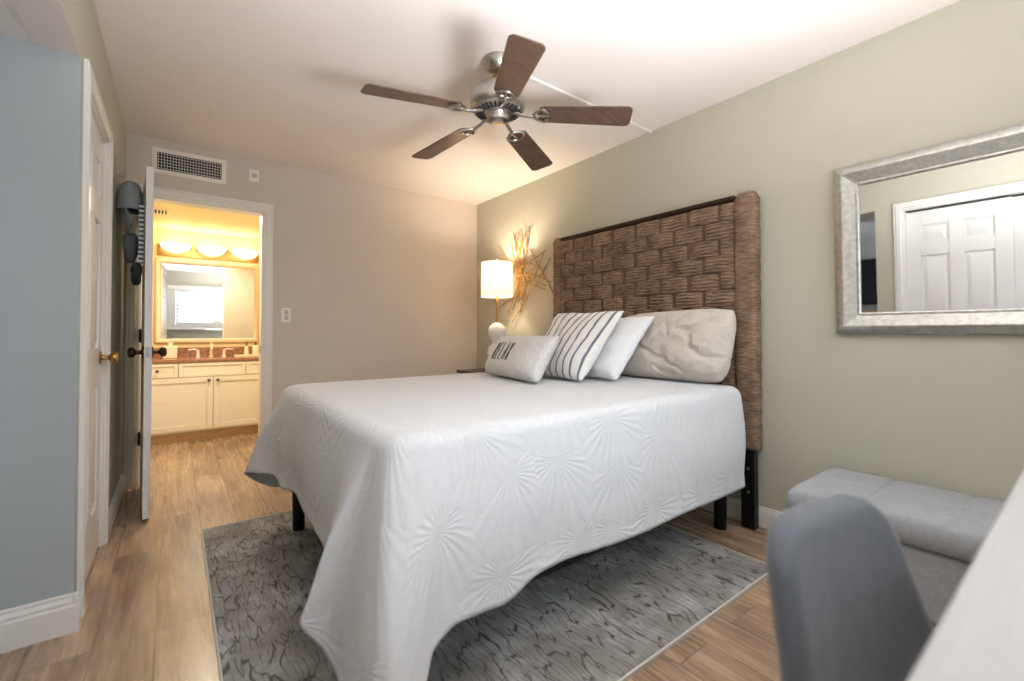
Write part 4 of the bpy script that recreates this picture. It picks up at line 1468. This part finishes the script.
bmir = thing('bathroom_mirror', 'rectangular pale gold framed mirror above the bathroom vanity', 'mirror', (0.297, BY, 1.39))
Mq = Matrix.Translation((0.297, BY - 0.001, 1.398))
bm = new(); frame_sweep(bm, 0.945, 0.895, [(0, 0), (0, 0.02), (0.012, 0.026), (0.045, 0.016), (0.05, 0.010), (0.05, 0.0)], Mq)
obj('frame', bm, M_GOLDFRAME, bmir, bevel=0.001, bseg=1)
bm = new(); box(bm, -0.425, 0.425, -0.009, -0.003, -0.40, 0.40, Mq)
obj('mirror_glass', bm, M_GLASSLOOK, bmir)

vl = thing('vanity_light', 'three-bowl lit vanity light bar above the bathroom mirror', 'vanity light', (0.30, BY, 1.93))
bm = new()
zb = 1.872
out = [(-0.16, zb), (0.76, zb)]
xs = [0.76, 0.74, 0.613, 0.486, 0.458, 0.43, 0.303, 0.176, 0.148, 0.12, -0.007, -0.134, -0.16]
zs = [1.99, 1.99, 1.89, 1.97, 1.995, 1.97, 1.89, 1.97, 1.995, 1.97, 1.89, 1.99, 1.99]
out += list(zip(xs, zs))
prism(bm, out, 0, 0.015, Matrix.Translation((0, BY - 0.001, 0)) @ Matrix.Rotation(R(90), 4, 'X'))
obj('backplate', bm, M_BRASS, vl)
WARM = (1.0, 0.88, 0.64)
for k, x in enumerate((-0.007, 0.303, 0.613)):
    c = (x, BY - 0.145, 0)
    bm = new()
    prof = []
    for q in range(12):
        a = (PI / 2) * q / 11
        prof.append((max(0.0001, 0.128 * math.sin(a)), 1.975 - 0.085 * math.cos(a)))
    prof += [(0.122, 1.975)] + [(max(0.0001, 0.122 * math.sin((PI / 2) * q / 11)), 1.981 - 0.085 * math.cos((PI / 2) * q / 11)) for q in range(10, -1, -1)]
    lathe(bm, prof, 40, c, cap=False)
    sh = obj('bowl_shade', bm, M_BOWL, vl, smooth=True, angle=60)
    bm = new()
    pts = [(x + 0.131 * math.cos(t), BY - 0.145 - 0.131 * math.sin(t), 1.957) for t in [PI * q / 20 for q in range(21)]]
    tube(bm, [(pts[0][0], BY - 0.016, 1.957)] + pts + [(pts[-1][0], BY - 0.016, 1.957)], 0.004, 7)
    obj('strap', bm, M_NICKEL, sh, smooth=True)
    point_light('vanity_bulb', (x, BY - 0.145, 1.985), 0.5, WARM, 0.06)

area_light('bathroom_added_fill', (0.30, 4.62, BZ - 0.02), (0, 0, 0), 0.35, 0.35, 24, (1.0, 0.89, 0.72))  # unseen fill light, added under the ceiling to brighten the vanity
bv = thing('ceiling_register', 'small dark vent in the bathroom ceiling', 'ceiling vent', (-0.13, 5.05, BZ))
bm = new(); box(bm, -0.22, -0.06, 4.97, 5.13, BZ - 0.006, BZ - 0.0005)
obj('frame', bm, M_WHITEP, bv, bevel=0.002)
bm = new()
for k in range(6):
    box(bm, -0.205 + k * 0.024, -0.192 + k * 0.024, 4.985, 5.115, BZ - 0.009, BZ - 0.006)
obj('slats', bm, M_DARKGAP, bv)

# ------------------------------------------------------------------ next room, seen in the silver mirror
bm = new()
tv = thing('television', 'dark wall television reflected at the left edge of the silver mirror', 'television', (-2.36, 1.75, 1.45))
bm = new(); box(bm, -2.365, -2.335, 1.05, 2.17, 1.15, 1.76)
obj('housing', bm, M_BLACKP, tv, bevel=0.004)
bm = new(); box(bm, -2.335, -2.332, 1.07, 2.15, 1.17, 1.74)
obj('screen', bm, M_SCREEN, tv)
ds = thing('dresser', 'light oak dresser below the dark television', 'dresser', (-2.2, 1.75, 0))
bm = new(); box(bm, -2.37, -1.98, 1.0, 2.19, 1.04, 1.08)
obj('top', bm, M_OAK, ds, bevel=0.004)
bm = new(); box(bm, -2.37, -2.0, 1.02, 2.17, 0.08, 1.04)
obj('body', bm, M_OAK, ds, bevel=0.003)
for k in range(3):
    bm = new(); box(bm, -2.0, -1.985, 1.04, 2.15, 0.11 + k * 0.305, 0.395 + k * 0.305)
    d_ = obj('drawer', bm, M_OAK, ds, bevel=0.003)
    for y in (1.35, 1.9):
        bm = new(); lathe(bm, [(0.008, 0), (0.008, 0.015), (0.015, 0.02), (0.0001, 0.03)], 12, M=Matrix.Translation((-1.985, y, 0.255 + k * 0.305)) @ Matrix.Rotation(R(90), 4, 'Y'))
        obj('knob', bm, M_DARKNICKEL, d_, smooth=True)
for x in (-2.37, -2.06):
    for y in (1.04, 2.10):
        bm = new(); box(bm, x, x + 0.05, y, y + 0.05, 0, 0.08)
        obj('foot', bm, M_OAK, ds)
